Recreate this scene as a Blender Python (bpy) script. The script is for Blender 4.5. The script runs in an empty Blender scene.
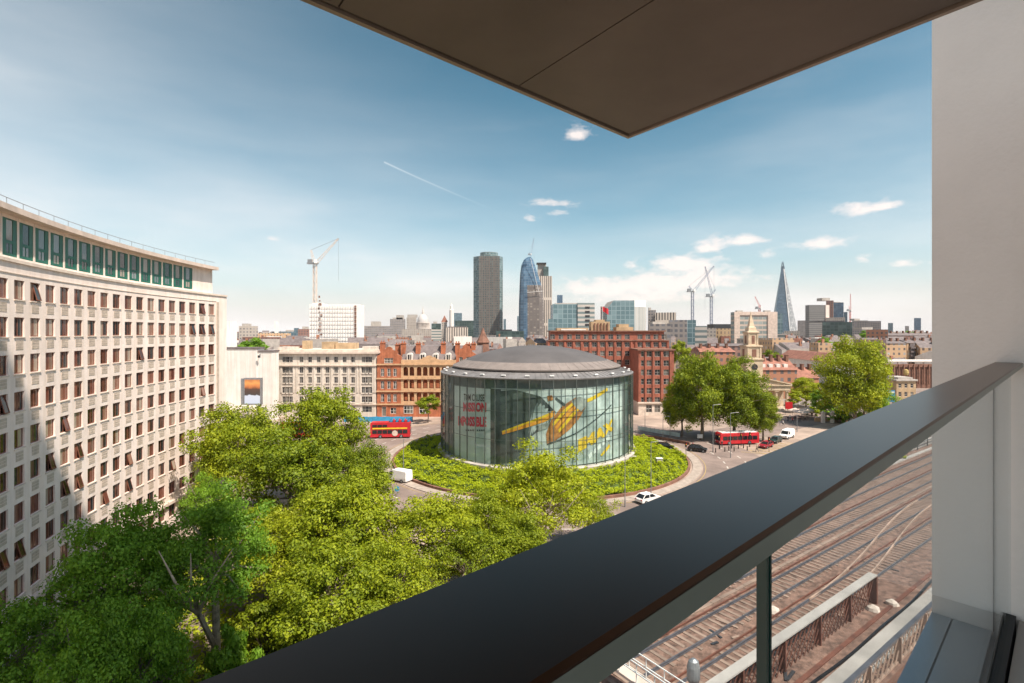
import bpy, math, random
import numpy as np
from mathutils import Vector, Matrix
R = math.radians
random.seed(7)
S = bpy.context.scene
C = S.collection

# ------------------------------------------------------------------ camera, sky, sun, exposure
H = 28.0                       # eye height above the street
HY = 332.0                     # picture row of the horizon
cam = bpy.data.cameras.new('camera')
cam.sensor_width = 36; cam.lens = 18; cam.shift_y = -(341.5 - HY) / 1024.0
cam.clip_start = 0.02; cam.clip_end = 20000
camo = bpy.data.objects.new('camera', cam); C.objects.link(camo)
camo.location = (0, 0, H); camo.rotation_euler = (R(90), 0, 0)
S.camera = camo

SUN_AZ, SUN_EL = 130.0, 57.0   # azimuth clockwise from +Y, elevation
wd = bpy.data.worlds.new('World'); S.world = wd; wd.use_nodes = True
HAZE = 0.00004                 # density of the air
def build_world():
    nt = wd.node_tree; N = nt.nodes; L = nt.links
    N.clear()
    out = N.new('ShaderNodeOutputWorld'); bg = N.new('ShaderNodeBackground')
    bg.inputs['Strength'].default_value = 0.085
    sky = N.new('ShaderNodeTexSky'); sky.sky_type = 'NISHITA'; sky.sun_disc = False
    sky.sun_elevation = R(SUN_EL); sky.sun_rotation = R(SUN_AZ)
    sky.altitude = 30; sky.air_density = 1.0; sky.dust_density = 1.6; sky.ozone_density = 1.6
    hs = N.new('ShaderNodeHueSaturation'); hs.inputs['Hue'].default_value = 0.456
    hs.inputs['Saturation'].default_value = 1.75; hs.inputs['Value'].default_value = 0.86
    dv = N.new('ShaderNodeMixRGB'); dv.blend_type = 'MULTIPLY'; dv.inputs[0].default_value = 1; dv.inputs[2].default_value = (.2, .2, .2, 1); L.new(sky.outputs[0], dv.inputs[1])
    gmn = N.new('ShaderNodeGamma'); gmn.inputs['Gamma'].default_value = 1.6; L.new(dv.outputs[0], gmn.inputs[0])
    ml = N.new('ShaderNodeMixRGB'); ml.blend_type = 'MULTIPLY'; ml.inputs[0].default_value = 1; ml.inputs[2].default_value = (4.6, 4.6, 4.6, 1); L.new(gmn.outputs[0], ml.inputs[1])
    L.new(ml.outputs[0], hs.inputs['Color'])
    tc = N.new('ShaderNodeTexCoord'); sp = N.new('ShaderNodeSeparateXYZ')
    L.new(tc.outputs['Generated'], sp.inputs[0])
    def m(op, a, b=None, c=None, clamp=False):
        n = N.new('ShaderNodeMath'); n.operation = op; n.use_clamp = clamp
        for i, v in enumerate((a, b, c)):
            if v is None: continue
            if isinstance(v, (int, float)): n.inputs[i].default_value = v
            else: L.new(v, n.inputs[i])
        return n.outputs[0]
    az = m('ARCTAN2', sp.outputs[0], sp.outputs[1]); el = m('ARCSINE', sp.outputs[2])
    nz = N.new('ShaderNodeTexNoise'); nz.inputs['Scale'].default_value = 34; nz.inputs['Detail'].default_value = 8
    nz.inputs['Roughness'].default_value = 0.6
    mp = N.new('ShaderNodeMapping'); mp.inputs['Scale'].default_value = (1, 1, 2.2)
    L.new(tc.outputs['Generated'], mp.inputs[0]); L.new(mp.outputs[0], nz.inputs['Vector'])
    tot = None
    # small fair weather clouds: azimuth, elevation, half widths (degrees), weight
    for (a, e, wa, we, k) in CLOUDS:
        da = m('MULTIPLY', m('SUBTRACT', az, R(a)), 1 / R(wa)); de = m('MULTIPLY', m('SUBTRACT', el, R(e)), 1 / R(we))
        # flat bases: the lower half falls off faster
        de = m('MULTIPLY', de, m('ADD', 1.0, m('MULTIPLY', m('LESS_THAN', de, 0.0), 0.8)))
        g = m('EXPONENT', m('MULTIPLY', m('ADD', m('MULTIPLY', da, da), m('MULTIPLY', de, de)), -1.0))
        g = m('MULTIPLY', g, k)
        tot = g if tot is None else m('ADD', tot, g)
    dens = m('MULTIPLY', m('SUBTRACT', m('ADD', tot, m('MULTIPLY', m('SUBTRACT', nz.outputs[0], 0.5), 2.4)), 0.25), 1.2, clamp=True)
    dens = m('MULTIPLY', dens, m('MINIMUM', m('MULTIPLY', tot, 2.5), 0.8))
    # high thin veil, thicker low down and to the left
    n2 = N.new('ShaderNodeTexNoise'); n2.inputs['Scale'].default_value = 2.2; n2.inputs['Detail'].default_value = 7
    mp2 = N.new('ShaderNodeMapping'); mp2.inputs['Scale'].default_value = (1.0, 1.6, 5.0); mp2.inputs['Rotation'].default_value = (0.1, R(12), 0)
    L.new(tc.outputs['Generated'], mp2.inputs[0]); L.new(mp2.outputs[0], n2.inputs['Vector'])
    back = m('ADD', m('MULTIPLY', m('COSINE', m('ADD', az, R(55))), .5), .5)          # 1 in the left, 0 to the right
    away = m('SUBTRACT', .5, m('MULTIPLY', m('COSINE', az), .5))                        # 0 ahead, 1 behind: widens the unseen veil to add fill light
    width = m('ADD', R(8), m('ADD', m('MULTIPLY', m('POWER', back, 2.5), R(10)), m('MULTIPLY', away, R(58))))
    low = m('EXPONENT', m('MULTIPLY', m('POWER', m('DIVIDE', m('MAXIMUM', el, 0.0), width), 1.3), -1.0))
    left = m('ADD', 0.80, m('MULTIPLY', back, .25), clamp=True)
    veil = m('MULTIPLY', m('MULTIPLY', low, left), m('ADD', 0.45, m('MULTIPLY', n2.outputs[0], 0.9)), clamp=True)
    streak = m('MULTIPLY', m('SUBTRACT', n2.outputs[0], 0.55, clamp=True), 0.25)
    veil = m('ADD', m('MULTIPLY', veil, 0.95), m('MULTIPLY', streak, left), clamp=True)
    # condensation trail
    (a0, e0), (a1, e1) = TRAIL
    dx, dy = R(a1 - a0), R(e1 - e0); ln = math.hypot(dx, dy); dx /= ln; dy /= ln
    pa = m('SUBTRACT', az, R(a0)); pe = m('SUBTRACT', el, R(e0))
    al = m('ADD', m('MULTIPLY', pa, dx), m('MULTIPLY', pe, dy))
    ac = m('ABSOLUTE', m('SUBTRACT', m('MULTIPLY', pa, dy), m('MULTIPLY', pe, dx)))
    tr = m('MULTIPLY', m('SUBTRACT', 1.0, m('MULTIPLY', ac, 1 / R(0.13)), clamp=True),
           m('MULTIPLY', m('GREATER_THAN', al, 0.0), m('SUBTRACT', 1.0, m('MULTIPLY', al, 1 / ln), clamp=True)))
    mx = N.new('ShaderNodeMixRGB'); mx.inputs[2].default_value = (7.3, 7.0, 6.85, 1); L.new(veil, mx.inputs[0]); L.new(hs.outputs[0], mx.inputs[1])
    m3 = N.new('ShaderNodeMixRGB'); m3.inputs[2].default_value = (9, 9, 9, 1); L.new(m('MULTIPLY', tr, 0.3), m3.inputs[0]); L.new(mx.outputs[0], m3.inputs[1])
    m2 = N.new('ShaderNodeMixRGB'); m2.inputs[2].default_value = (8.2, 7.1, 6.6, 1); L.new(dens, m2.inputs[0]); L.new(m3.outputs[0], m2.inputs[1])
    L.new(m2.outputs[0], bg.inputs['Color']); L.new(bg.outputs[0], out.inputs['Surface'])
def azel(px, py):
    x = (px - 512) / 512; z = (HY - py) / 512
    return math.degrees(math.atan(x)), math.degrees(math.atan2(z, math.hypot(1, x)))
CLOUDS = []
for (px, py, hw, hh, k) in [(578, 135, 15, 8, .85), (551, 204, 24, 5, .8), (562, 213, 12, 4, .7), (530, 220, 9, 5, .6), (855, 210, 22, 9, 1.1),
        (886, 207, 15, 6, .95), (818, 245, 28, 7, 1.1), (748, 241, 20, 6, 1.1), (711, 244, 18, 8, 1.1), (706, 250, 10, 4, .7), (768, 255, 12, 4.5, .8),
        (684, 264, 36, 9, 1.2), (690, 281, 62, 13, 1.25), (632, 265, 7, 5, .6), (862, 260, 9, 6, .8), (905, 264, 22, 5, .9), (600, 288, 60, 9, .95),
        (271, 239, 7, 3, .7), (640, 298, 70, 9, .9), (1000, 215, 40, 9, .8), (-150, 200, 90, 12, .8), (1180, 180, 60, 14, .9)]:
    a, e = azel(px, py); a1, e1 = azel(px + hw, py - hh)
    CLOUDS.append((a, e, max(a1 - a, .3), max(abs(hh / 512 * 57.3 * math.cos(R(a))), .3), k))
TRAIL = (azel(384, 162), azel(492, 209))
build_world()

sl = bpy.data.lights.new('sun', 'SUN'); sl.energy = 4.4; sl.angle = R(0.6); sl.color = (1.0, 0.90, 0.78)
so = bpy.data.objects.new('sun', sl); C.objects.link(so)
_sd = Vector((math.sin(R(SUN_AZ)) * math.cos(R(SUN_EL)), math.cos(R(SUN_AZ)) * math.cos(R(SUN_EL)), math.sin(R(SUN_EL))))
so.rotation_euler = _sd.to_track_quat('Z', 'Y').to_euler(); so.location = (60, -60, 150)
S.view_settings.view_transform = 'Standard'; S.view_settings.look = 'None'
S.view_settings.exposure = 0.84; S.view_settings.gamma = 1.0
S.render.engine = 'CYCLES'
S.cycles.max_bounces = 8; S.cycles.transparent_max_bounces = 16; S.cycles.diffuse_bounces = 4; S.cycles.glossy_bounces = 3
S.cycles.volume_bounces = 0
S.cycles.use_denoising = True

# ------------------------------------------------------------------ helpers
def PX(px, Y): return (px - 512) / 512 * Y
def ZZ(py, Y): return H - (py - HY) / 512 * Y

def tag(o, label=None, cat=None, group=None, kind=None):
    if label: o['label'] = label
    if cat: o['category'] = cat
    if group: o['group'] = group
    if kind: o['kind'] = kind
    return o

def thing(name, label, cat, loc=(0, 0, 0), rz=0, group=None):
    o = bpy.data.objects.new(name, None); C.objects.link(o); o.empty_display_size = 0.5
    o.location = loc; o.rotation_euler = (0, 0, rz)
    return tag(o, label, cat, group)

def link(name, me, parent=None, loc=None, rz=0):
    o = bpy.data.objects.new(name, me); C.objects.link(o)
    if parent: o.parent = parent
    if loc is not None: o.location = loc
    if rz: o.rotation_euler = (0, 0, rz)
    return o

class MB:
    """collects faces, builds one mesh"""
    def __init__(s): s.v = []; s.f = []; s.m = []; s.uv = []
    def face(s, pts, mi=0, uv=None):
        b = len(s.v); s.v += [tuple(p) for p in pts]; s.f.append(tuple(range(b, b + len(pts)))); s.m.append(mi)
        s.uv.append(uv if uv else [(0, 0)] * len(pts))
    def box(s, x0, x1, y0, y1, z0, z1, mi=0, skip=''):
        a = [(x0, y0), (x1, y0), (x1, y1), (x0, y1)]
        s.prism(a, z0, z1, mi, top='t' not in skip, bot='b' not in skip)
    def obox(s, c, u, l, d, z0, z1, mi=0):
        """box: centre c (2D), along unit u length l, depth d"""
        ux, uy = u; nx, ny = -uy, ux
        a = [(c[0] + ux * l / 2 * i + nx * d / 2 * j, c[1] + uy * l / 2 * i + ny * d / 2 * j) for i, j in ((-1, -1), (1, -1), (1, 1), (-1, 1))]
        s.prism(a, z0, z1, mi)
    def prism(s, poly, z0, z1, mi=0, mt=None, top=True, bot=True):
        """vertical prism, counterclockwise footprint; UV in metres"""
        n = len(poly); u = 0.0
        zt = z1 if callable(z1) else (lambda x, y: z1)
        for i in range(n):
            a, b = poly[i], poly[(i + 1) % n]; l = math.dist(a, b)
            ta, tb = zt(*a), zt(*b)
            s.face([(a[0], a[1], z0), (b[0], b[1], z0), (b[0], b[1], tb), (a[0], a[1], ta)], mi, [(u, z0), (u + l, z0), (u + l, tb), (u, ta)])
            u += l
        mt = mi if mt is None else mt
        if top: s.face([(p[0], p[1], zt(*p)) for p in poly], mt)
        if bot: s.face([(p[0], p[1], z0) for p in reversed(poly)], mt)
    def loft(s, rings, mi=0, cap0=True, cap1=True, closed=True):
        n = len(rings[0])
        for a, b in zip(rings, rings[1:]):
            for i in range(n if closed else n - 1):
                j = (i + 1) % n
                s.face([a[i], a[j], b[j], b[i]], mi)
        if cap0: s.face(list(reversed(rings[0])), mi)
        if cap1: s.face(rings[-1], mi)
    def tube(s, p0, p1, r0, r1=None, n=6, mi=0):
        p0, p1 = Vector(p0), Vector(p1); r1 = r0 if r1 is None else r1
        d = (p1 - p0)
        if d.length < 1e-6: return
        q = d.to_track_quat('Z', 'Y').to_matrix()
        ring = lambda p, r: [p + q @ Vector((math.cos(t) * r, math.sin(t) * r, 0)) for t in (2 * math.pi * k / n for k in range(n))]
        s.loft([ring(p0, r0), ring(p1, r1)], mi)
    def bar(s, p0, p1, w, h=None, mi=0):
        h = h or w; p0, p1 = Vector(p0), Vector(p1); d = p1 - p0
        if d.length < 1e-6: return
        q = d.to_track_quat('X', 'Z').to_matrix()
        a, b = q @ Vector((0, w / 2, 0)), q @ Vector((0, 0, h / 2))
        ring = lambda p: [p - a - b, p + a - b, p + a + b, p - a + b]
        s.loft([ring(p0), ring(p1)], mi)
    def lathe(s, prof, c=(0, 0), n=64, mi=0, a0=0, a1=2 * math.pi):
        full = abs(a1 - a0 - 2 * math.pi) < 1e-6
        k = n if full else n + 1
        for (r0, z0), (r1, z1) in zip(prof, prof[1:]):
            for i in range(n):
                t, u = a0 + (a1 - a0) * i / n, a0 + (a1 - a0) * (i + 1) / n
                p = lambda r, z, q: (c[0] + r * math.cos(q), c[1] + r * math.sin(q), z)
                if r0 < 1e-4: s.face([p(r0, z0, t), p(r1, z1, u), p(r1, z1, t)], mi)
                elif r1 < 1e-4: s.face([p(r0, z0, t), p(r0, z0, u), p(r1, z1, t)], mi)
                else: s.face([p(r0, z0, t), p(r0, z0, u), p(r1, z1, u), p(r1, z1, t)], mi)
    def mesh(s, name, mats, off=(0, 0, 0), smooth=False, weld=False):
        me = bpy.data.meshes.new(name)
        v = [(p[0] - off[0], p[1] - off[1], p[2] - off[2]) for p in s.v]
        me.from_pydata(v, [], s.f)
        for m in (mats if isinstance(mats, (list, tuple)) else [mats]): me.materials.append(m)
        me.polygons.foreach_set('material_index', s.m)
        ul = me.uv_layers.new(name='UVMap')
        flat = [c for f in s.uv for p in f for c in p]
        ul.data.foreach_set('uv', flat)
        if weld:
            import bmesh
            bm = bmesh.new(); bm.from_mesh(me); bmesh.ops.remove_doubles(bm, verts=bm.verts, dist=1e-4)
            bmesh.ops.recalc_face_normals(bm, faces=bm.faces); bm.to_mesh(me); bm.free()
        if smooth: me.polygons.foreach_set('use_smooth', [True] * len(me.polygons))
        me.update()
        return me
    def build(s, name, mats, parent=None, smooth=False, weld=False):
        off = parent.location if parent else (0, 0, 0)
        return link(name, s.mesh(name, mats, off, smooth, weld), parent)

# ------------------------------------------------------------------ materials
def mk(name):
    m = bpy.data.materials.new(name); m.use_nodes = True
    nt = m.node_tree; return m, nt, nt.nodes['Principled BSDF']
def mat(name, col, rough=0.7, var=0.12, scale=1.5, metal=0.0, bump=0.0, bscale=None, spec=None, col2=None, streak=0, rvar=0):
    """principled surface with two scales of tonal noise (wear and grime of the thing itself)"""
    m, nt, b = mk(name); N, L = nt.nodes, nt.links
    b.inputs['Roughness'].default_value = rough; b.inputs['Metallic'].default_value = metal
    if spec is not None: b.inputs['Specular IOR Level'].default_value = spec
    tc = N.new('ShaderNodeTexCoord')
    n = N.new('ShaderNodeTexNoise'); n.inputs['Scale'].default_value = scale; n.inputs['Detail'].default_value = 6; n.inputs['Roughness'].default_value = 0.62
    L.new(tc.outputs['Object'], n.inputs['Vector'])
    r = N.new('ShaderNodeValToRGB'); e = r.color_ramp.elements
    c2 = col2 or tuple(c * (1 - 2.2 * var) for c in col)
    e[0].position = 0.32; e[1].position = 0.68
    e[0].color = (*c2, 1); e[1].color = (*[min(1, c * (1 + var)) for c in col], 1)
    L.new(n.outputs[0], r.inputs[0]); last = r.outputs[0]
    if streak:                                   # rain streaks and soot running down the face
        mp = N.new('ShaderNodeMapping'); mp.inputs['Scale'].default_value = (1.6, 1.6, .09); L.new(tc.outputs['Object'], mp.inputs[0])
        n4 = N.new('ShaderNodeTexNoise'); n4.inputs['Scale'].default_value = 1.0; n4.inputs['Detail'].default_value = 5; L.new(mp.outputs[0], n4.inputs['Vector'])
        r4 = N.new('ShaderNodeValToRGB'); r4.color_ramp.elements[0].position = .35; r4.color_ramp.elements[1].position = .62; k = 1 - streak; r4.color_ramp.elements[0].color = (k, k * .97, k * .93, 1); L.new(n4.outputs[0], r4.inputs[0])
        mu = N.new('ShaderNodeMixRGB'); mu.blend_type = 'MULTIPLY'; mu.inputs[0].default_value = 1; L.new(last, mu.inputs[1]); L.new(r4.outputs[0], mu.inputs[2]); last = mu.outputs[0]
    L.new(last, b.inputs['Base Color'])
    if rvar:
        n5 = N.new('ShaderNodeTexNoise'); n5.inputs['Scale'].default_value = 7; n5.inputs['Detail'].default_value = 8; n5.inputs['Roughness'].default_value = .7; L.new(tc.outputs['Object'], n5.inputs['Vector'])
        m5 = N.new('ShaderNodeMapRange'); m5.inputs[1].default_value = .3; m5.inputs[2].default_value = .7; m5.inputs[3].default_value = rough - rvar; m5.inputs[4].default_value = rough + rvar; L.new(n5.outputs[0], m5.inputs[0]); L.new(m5.outputs[0], b.inputs['Roughness'])
    if bump:
        bp = N.new('ShaderNodeBump'); bp.inputs['Strength'].default_value = bump; bp.inputs['Distance'].default_value = 0.05
        n3 = N.new('ShaderNodeTexNoise'); n3.inputs['Scale'].default_value = bscale or scale * 8; n3.inputs['Detail'].default_value = 4
        L.new(tc.outputs['Object'], n3.inputs['Vector']); L.new(n3.outputs[0], bp.inputs['Height']); L.new(bp.outputs[0], b.inputs['Normal'])
    return m
def glassy(name, cols, rough=0.06, spec=0.8):
    """window panes: dark reflecting glass, what is behind (blinds, rooms) differs per pane"""
    m, nt, b = mk(name); N, L = nt.nodes, nt.links
    b.inputs['Roughness'].default_value = rough; b.inputs['Specular IOR Level'].default_value = spec
    oi = N.new('ShaderNodeObjectInfo'); ge = N.new('ShaderNodeNewGeometry')
    a = N.new('ShaderNodeMath'); a.operation = 'ADD'; L.new(oi.outputs['Random'], a.inputs[0]); L.new(ge.outputs['Random Per Island'], a.inputs[1])
    f = N.new('ShaderNodeMath'); f.operation = 'FRACT'; L.new(a.outputs[0], f.inputs[0])
    r = N.new('ShaderNodeValToRGB'); r.color_ramp.interpolation = 'CONSTANT'
    e = r.color_ramp.elements
    for i, c in enumerate(cols):
        el = e[i] if i < 2 else e.new(i / len(cols))
        el.position = i / len(cols); el.color = (*c, 1)
    L.new(f.outputs[0], r.inputs[0]); L.new(r.outputs[0], b.inputs['Base Color'])
    return m
def grid(name, wall, glass, cw, ch, fw, fh, glass2=None, rough=0.25, wrough=0.7, band=None, spec=0.6, metal=0.0):
    """facade lattice from metre UVs: cells cw x ch, openings take fractions fw x fh; panes vary"""
    m, nt, b = mk(name); N, L = nt.nodes, nt.links
    uv = N.new('ShaderNodeUVMap'); sp = N.new('ShaderNodeSeparateXYZ'); L.new(uv.outputs[0], sp.inputs[0])
    def mm(op, a, b_=None, clamp=False):
        n = N.new('ShaderNodeMath'); n.operation = op; n.use_clamp = clamp
        for i, v in enumerate((a, b_)):
            if v is None: continue
            if isinstance(v, (int, float)): n.inputs[i].default_value = v
            else: L.new(v, n.inputs[i])
        return n.outputs[0]
    u = mm('DIVIDE', sp.outputs[0], cw); v = mm('DIVIDE', sp.outputs[1], ch)
    fu, fv = mm('FRACT', u), mm('FRACT', v)
    iu = mm('LESS_THAN', mm('ABSOLUTE', mm('SUBTRACT', fu, 0.5)), fw / 2)
    iv = mm('LESS_THAN', mm('ABSOLUTE', mm('SUBTRACT', fv, 0.5)), fh / 2)
    ins = mm('MULTIPLY', iu, iv)
    wn = N.new('ShaderNodeTexWhiteNoise'); wn.noise_dimensions = '2D'
    cb = N.new('ShaderNodeCombineXYZ'); L.new(mm('FLOOR', u), cb.inputs[0]); L.new(mm('FLOOR', v), cb.inputs[1]); L.new(cb.outputs[0], wn.inputs['Vector'])
    g2 = glass2 or tuple(min(1, c * 2.2 + .02) for c in glass)
    gm = N.new('ShaderNodeMixRGB'); gm.inputs[1].default_value = (*glass, 1); gm.inputs[2].default_value = (*g2, 1)
    L.new(mm('POWER', wn.outputs['Value'], 2.0), gm.inputs[0])
    tc = N.new('ShaderNodeTexCoord'); nz = N.new('ShaderNodeTexNoise'); nz.inputs['Scale'].default_value = 0.15; nz.inputs['Detail'].default_value = 5
    L.new(tc.outputs['Object'], nz.inputs['Vector'])
    wm = N.new('ShaderNodeMixRGB'); wm.inputs[1].default_value = (*[c * .8 for c in wall], 1); wm.inputs[2].default_value = (*[min(1, c * 1.12) for c in wall], 1)
    L.new(nz.outputs[0], wm.inputs[0])
    mx = N.new('ShaderNodeMixRGB'); L.new(ins, mx.inputs[0]); L.new(wm.outputs[0], mx.inputs[1]); L.new(gm.outputs[0], mx.inputs[2])
    L.new(mx.outputs[0], b.inputs['Base Color'])
    rr = N.new('ShaderNodeMapRange'); rr.inputs[3].default_value = wrough; rr.inputs[4].default_value = rough; L.new(ins, rr.inputs[0])
    L.new(rr.outputs[0], b.inputs['Roughness'])
    b.inputs['Specular IOR Level'].default_value = spec; b.inputs['Metallic'].default_value = metal
    return m
def leafmat(name, c0, c1, c2, trans=0.35):
    m, nt, b = mk(name); N, L = nt.nodes, nt.links
    N.remove(b); out = N['Material Output']
    oi = N.new('ShaderNodeObjectInfo'); ge = N.new('ShaderNodeNewGeometry'); tc = N.new('ShaderNodeTexCoord')
    nz = N.new('ShaderNodeTexNoise'); nz.inputs['Scale'].default_value = 2.6; nz.inputs['Detail'].default_value = 3; L.new(tc.outputs['Object'], nz.inputs['Vector'])
    a = N.new('ShaderNodeMath'); a.operation = 'MULTIPLY_ADD'; a.inputs[1].default_value = 0.35; L.new(ge.outputs['Random Per Island'], a.inputs[0])
    s2 = N.new('ShaderNodeMath'); s2.operation = 'MULTIPLY_ADD'; s2.inputs[1].default_value = 0.3; s2.inputs[2].default_value = -0.1
    L.new(oi.outputs['Random'], s2.inputs[0])
    s3 = N.new('ShaderNodeMath'); s3.operation = 'MULTIPLY_ADD'; s3.inputs[1].default_value = 0.6; L.new(nz.outputs[0], s3.inputs[0]); L.new(s2.outputs[0], s3.inputs[2])
    L.new(s3.outputs[0], a.inputs[2])
    r = N.new('ShaderNodeValToRGB'); e = r.color_ramp.elements
    e[0].position = 0.15; e[0].color = (*c0, 1); e[1].position = 0.85; e[1].color = (*c2, 1); k = e.new(0.5); k.color = (*c1, 1)
    L.new(a.outputs[0], r.inputs[0])
    d = N.new('ShaderNodeBsdfDiffuse'); t = N.new('ShaderNodeBsdfTranslucent'); g = N.new('ShaderNodeBsdfGlossy'); g.inputs['Roughness'].default_value = 0.6
    L.new(r.outputs[0], d.inputs[0])
    ty = N.new('ShaderNodeMixRGB'); ty.blend_type = 'MULTIPLY'; ty.inputs[0].default_value = 1; ty.inputs[2].default_value = (1.5, 1.35, 0.5, 1); L.new(r.outputs[0], ty.inputs[1])
    L.new(ty.outputs[0], t.inputs[0])
    m1 = N.new('ShaderNodeMixShader'); m1.inputs[0].default_value = trans; L.new(d.outputs[0], m1.inputs[1]); L.new(t.outputs[0], m1.inputs[2])
    m2 = N.new('ShaderNodeMixShader'); m2.inputs[0].default_value = 0.02; L.new(m1.outputs[0], m2.inputs[1]); L.new(g.outputs[0], m2.inputs[2])
    L.new(m2.outputs[0], out.inputs['Surface'])
    return m
def clearglass(name, tint, refl=0.05, rough=0.01, ior=.8):
    m, nt, b = mk(name); N, L = nt.nodes, nt.links; N.remove(b); out = N['Material Output']
    t = N.new('ShaderNodeBsdfTransparent'); t.inputs[0].default_value = (*tint, 1)
    g = N.new('ShaderNodeBsdfGlossy'); g.inputs['Roughness'].default_value = rough
    f = N.new('ShaderNodeLayerWeight'); pw = N.new('ShaderNodeMath'); pw.operation = 'POWER'; pw.inputs[1].default_value = 5.0; L.new(f.outputs['Facing'], pw.inputs[0])
    x = N.new('ShaderNodeMath'); x.operation = 'MULTIPLY_ADD'; x.inputs[1].default_value = ior; x.inputs[2].default_value = refl; x.use_clamp = True; L.new(pw.outputs[0], x.inputs[0])
    mx = N.new('ShaderNodeMixShader'); L.new(x.outputs[0], mx.inputs[0]); L.new(t.outputs[0], mx.inputs[1]); L.new(g.outputs[0], mx.inputs[2])
    L.new(mx.outputs[0], out.inputs['Surface'])
    return m
def emis(name, col, st):
    m, nt, b = mk(name); b.inputs['Base Color'].default_value = (0.02, 0.02, 0.02, 1)
    b.inputs['Emission Color'].default_value = (*col, 1); b.inputs['Emission Strength'].default_value = st; return m

M = {}
M['stone'] = mat('portland_stone', (0.82, 0.70, 0.63), 0.85, 0.05, 0.5, streak=.10)
M['stone2'] = mat('stone_trim', (0.66, 0.55, 0.46), 0.85, 0.1, 0.8)
M['grille'] = mat('grille_panel', (0.50, 0.41, 0.33), 0.7, 0.12, 2)
M['brownframe'] = mat('brown_window_frame', (0.20, 0.075, 0.045), 0.5, 0.15, 2)
M['greenframe'] = mat('green_window_frame', (0.01, 0.12, 0.08), 0.45, 0.15, 2)
M['whiteframe'] = mat('white_window_frame', (0.72, 0.68, 0.62), 0.5, 0.08, 2)
M['greyframe'] = mat('grey_window_frame', (0.35, 0.33, 0.31), 0.5, 0.08, 2)
M['paneb'] = glassy('pane_brown', [(0.03, 0.016, 0.012), (0.10, 0.035, 0.025), (0.20, 0.085, 0.06), (0.02, 0.02, 0.022), (0.26, 0.14, 0.10), (0.14, 0.05, 0.035), (0.34, 0.27, 0.21), (0.03, 0.035, 0.035), (0.07, 0.03, 0.02), (0.17, 0.10, 0.07)], .06, .5)
M['paned'] = glassy('pane_dark', [(0.02, 0.02, 0.022), (0.05, 0.048, 0.045), (0.03, 0.03, 0.035), (0.11, 0.10, 0.085), (0.16, 0.15, 0.13)])
M['paneg'] = glassy('pane_green', [(0.03, 0.05, 0.05), (0.12, 0.15, 0.16), (0.02, 0.03, 0.03), (0.2, 0.22, 0.23), (0.28, 0.24, 0.2)])
M['eave'] = mat('eave_stone', (0.62, 0.50, 0.42), 0.8, 0.1, 0.6)
M['whitewash'] = mat('white_render', (0.76, 0.72, 0.67), 0.85, 0.05, 0.3, streak=.12)
M['hotel'] = mat('cream_stone', (0.66, 0.59, 0.51), 0.85, 0.08, 0.5, streak=.2)
M['redbrick'] = mat('red_brick', (0.46, 0.155, 0.075), 0.9, 0.16, 0.6, bump=0.2, streak=.25)
M['redbrick2'] = mat('office_brick', (0.37, 0.125, 0.08), 0.9, 0.14, 0.6, streak=.25)
M['brown_brick'] = mat('brown_brick', (0.22, 0.11, 0.075), 0.9, 0.18, 0.6)
M['terracotta'] = mat('terracotta', (0.58, 0.36, 0.2), 0.85, 0.12, 0.8)
M['slate'] = mat('slate', (0.17, 0.14, 0.135), 0.75, 0.18, 0.6)
M['tile'] = mat('roof_tile', (0.3, 0.13, 0.09), 0.85, 0.2, 0.5)
M['tan'] = mat('tan_concrete', (0.45, 0.32, 0.19), 0.85, 0.14, 0.4)
M['concrete'] = mat('concrete', (0.42, 0.38, 0.34), 0.85, 0.12, 0.4)
M['darkmetal'] = mat('dark_metal', (0.04, 0.04, 0.043), 0.45, 0.2, 3)
M['greymetal'] = mat('grey_metal', (0.3, 0.31, 0.32), 0.4, 0.12, 2, metal=0.5)
M['roofgrey'] = mat('roof_membrane', (0.10, 0.092, 0.09), 0.7, 0.10, 0.15)
M['white'] = mat('white_paint', (0.8, 0.79, 0.76), 0.5, 0.04, 1)
M['asphalt'] = mat('asphalt', (0.24, 0.182, 0.155), 0.9, 0.16, 0.18, bump=0.15, bscale=9)
M['paving'] = mat('paving', (0.36, 0.275, 0.22), 0.9, 0.2, 0.12)
M['kerb'] = mat('kerb_stone', (0.36, 0.3, 0.25), 0.9, 0.12, 1)
M['paint'] = mat('road_paint', (0.52, 0.47, 0.41), 0.7, 0.15, 2)
M['yellow'] = mat('yellow_paint', (0.46, 0.33, 0.12), 0.7, 0.15, 2)
M['ballast'] = mat('ballast', (0.25, 0.145, 0.105), 0.95, 0.25, 2.2, bump=1.0, bscale=9, col2=(0.075, 0.042, 0.03))
M['soil'] = mat('soil', (0.10, 0.085, 0.05), 0.95, 0.25, 0.6)
M['city'] = mat('city_ground', (0.26, 0.21, 0.18), 0.9, 0.2, 0.02)
M['bark'] = mat('bark', (0.22, 0.17, 0.125), 0.9, 0.25, 2.5, bump=0.3)
M['leaf'] = leafmat('leaf_sunny', (0.07, 0.118, 0.0065), (0.205, 0.262, 0.009), (0.385, 0.42, 0.015), 0.32)  # yellower copy for the sunlit trees, sunlight put into the leaf colour
M['leafd'] = leafmat('leaf_deep', (0.08, 0.17, 0.014), (0.16, 0.30, 0.02), (0.25, 0.40, 0.03), .38)  # deep green copy, brightened in colour to lift trees in the tower shadow
M['hedge'] = leafmat('leaf_cover', (0.19, 0.26, 0.005), (0.32, 0.39, 0.008), (0.44, 0.49, 0.012), 0.3)
M['red'] = mat('red_paint', (0.5, 0.022, 0.03), 0.3, 0.06, 1)
M['glassdark'] = mat('dark_glass', (0.02, 0.024, 0.028), 0.08, 0.2, 0.5)
M['tyre'] = mat('tyre', (0.02, 0.02, 0.02), 0.8, 0.1, 3)
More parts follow.
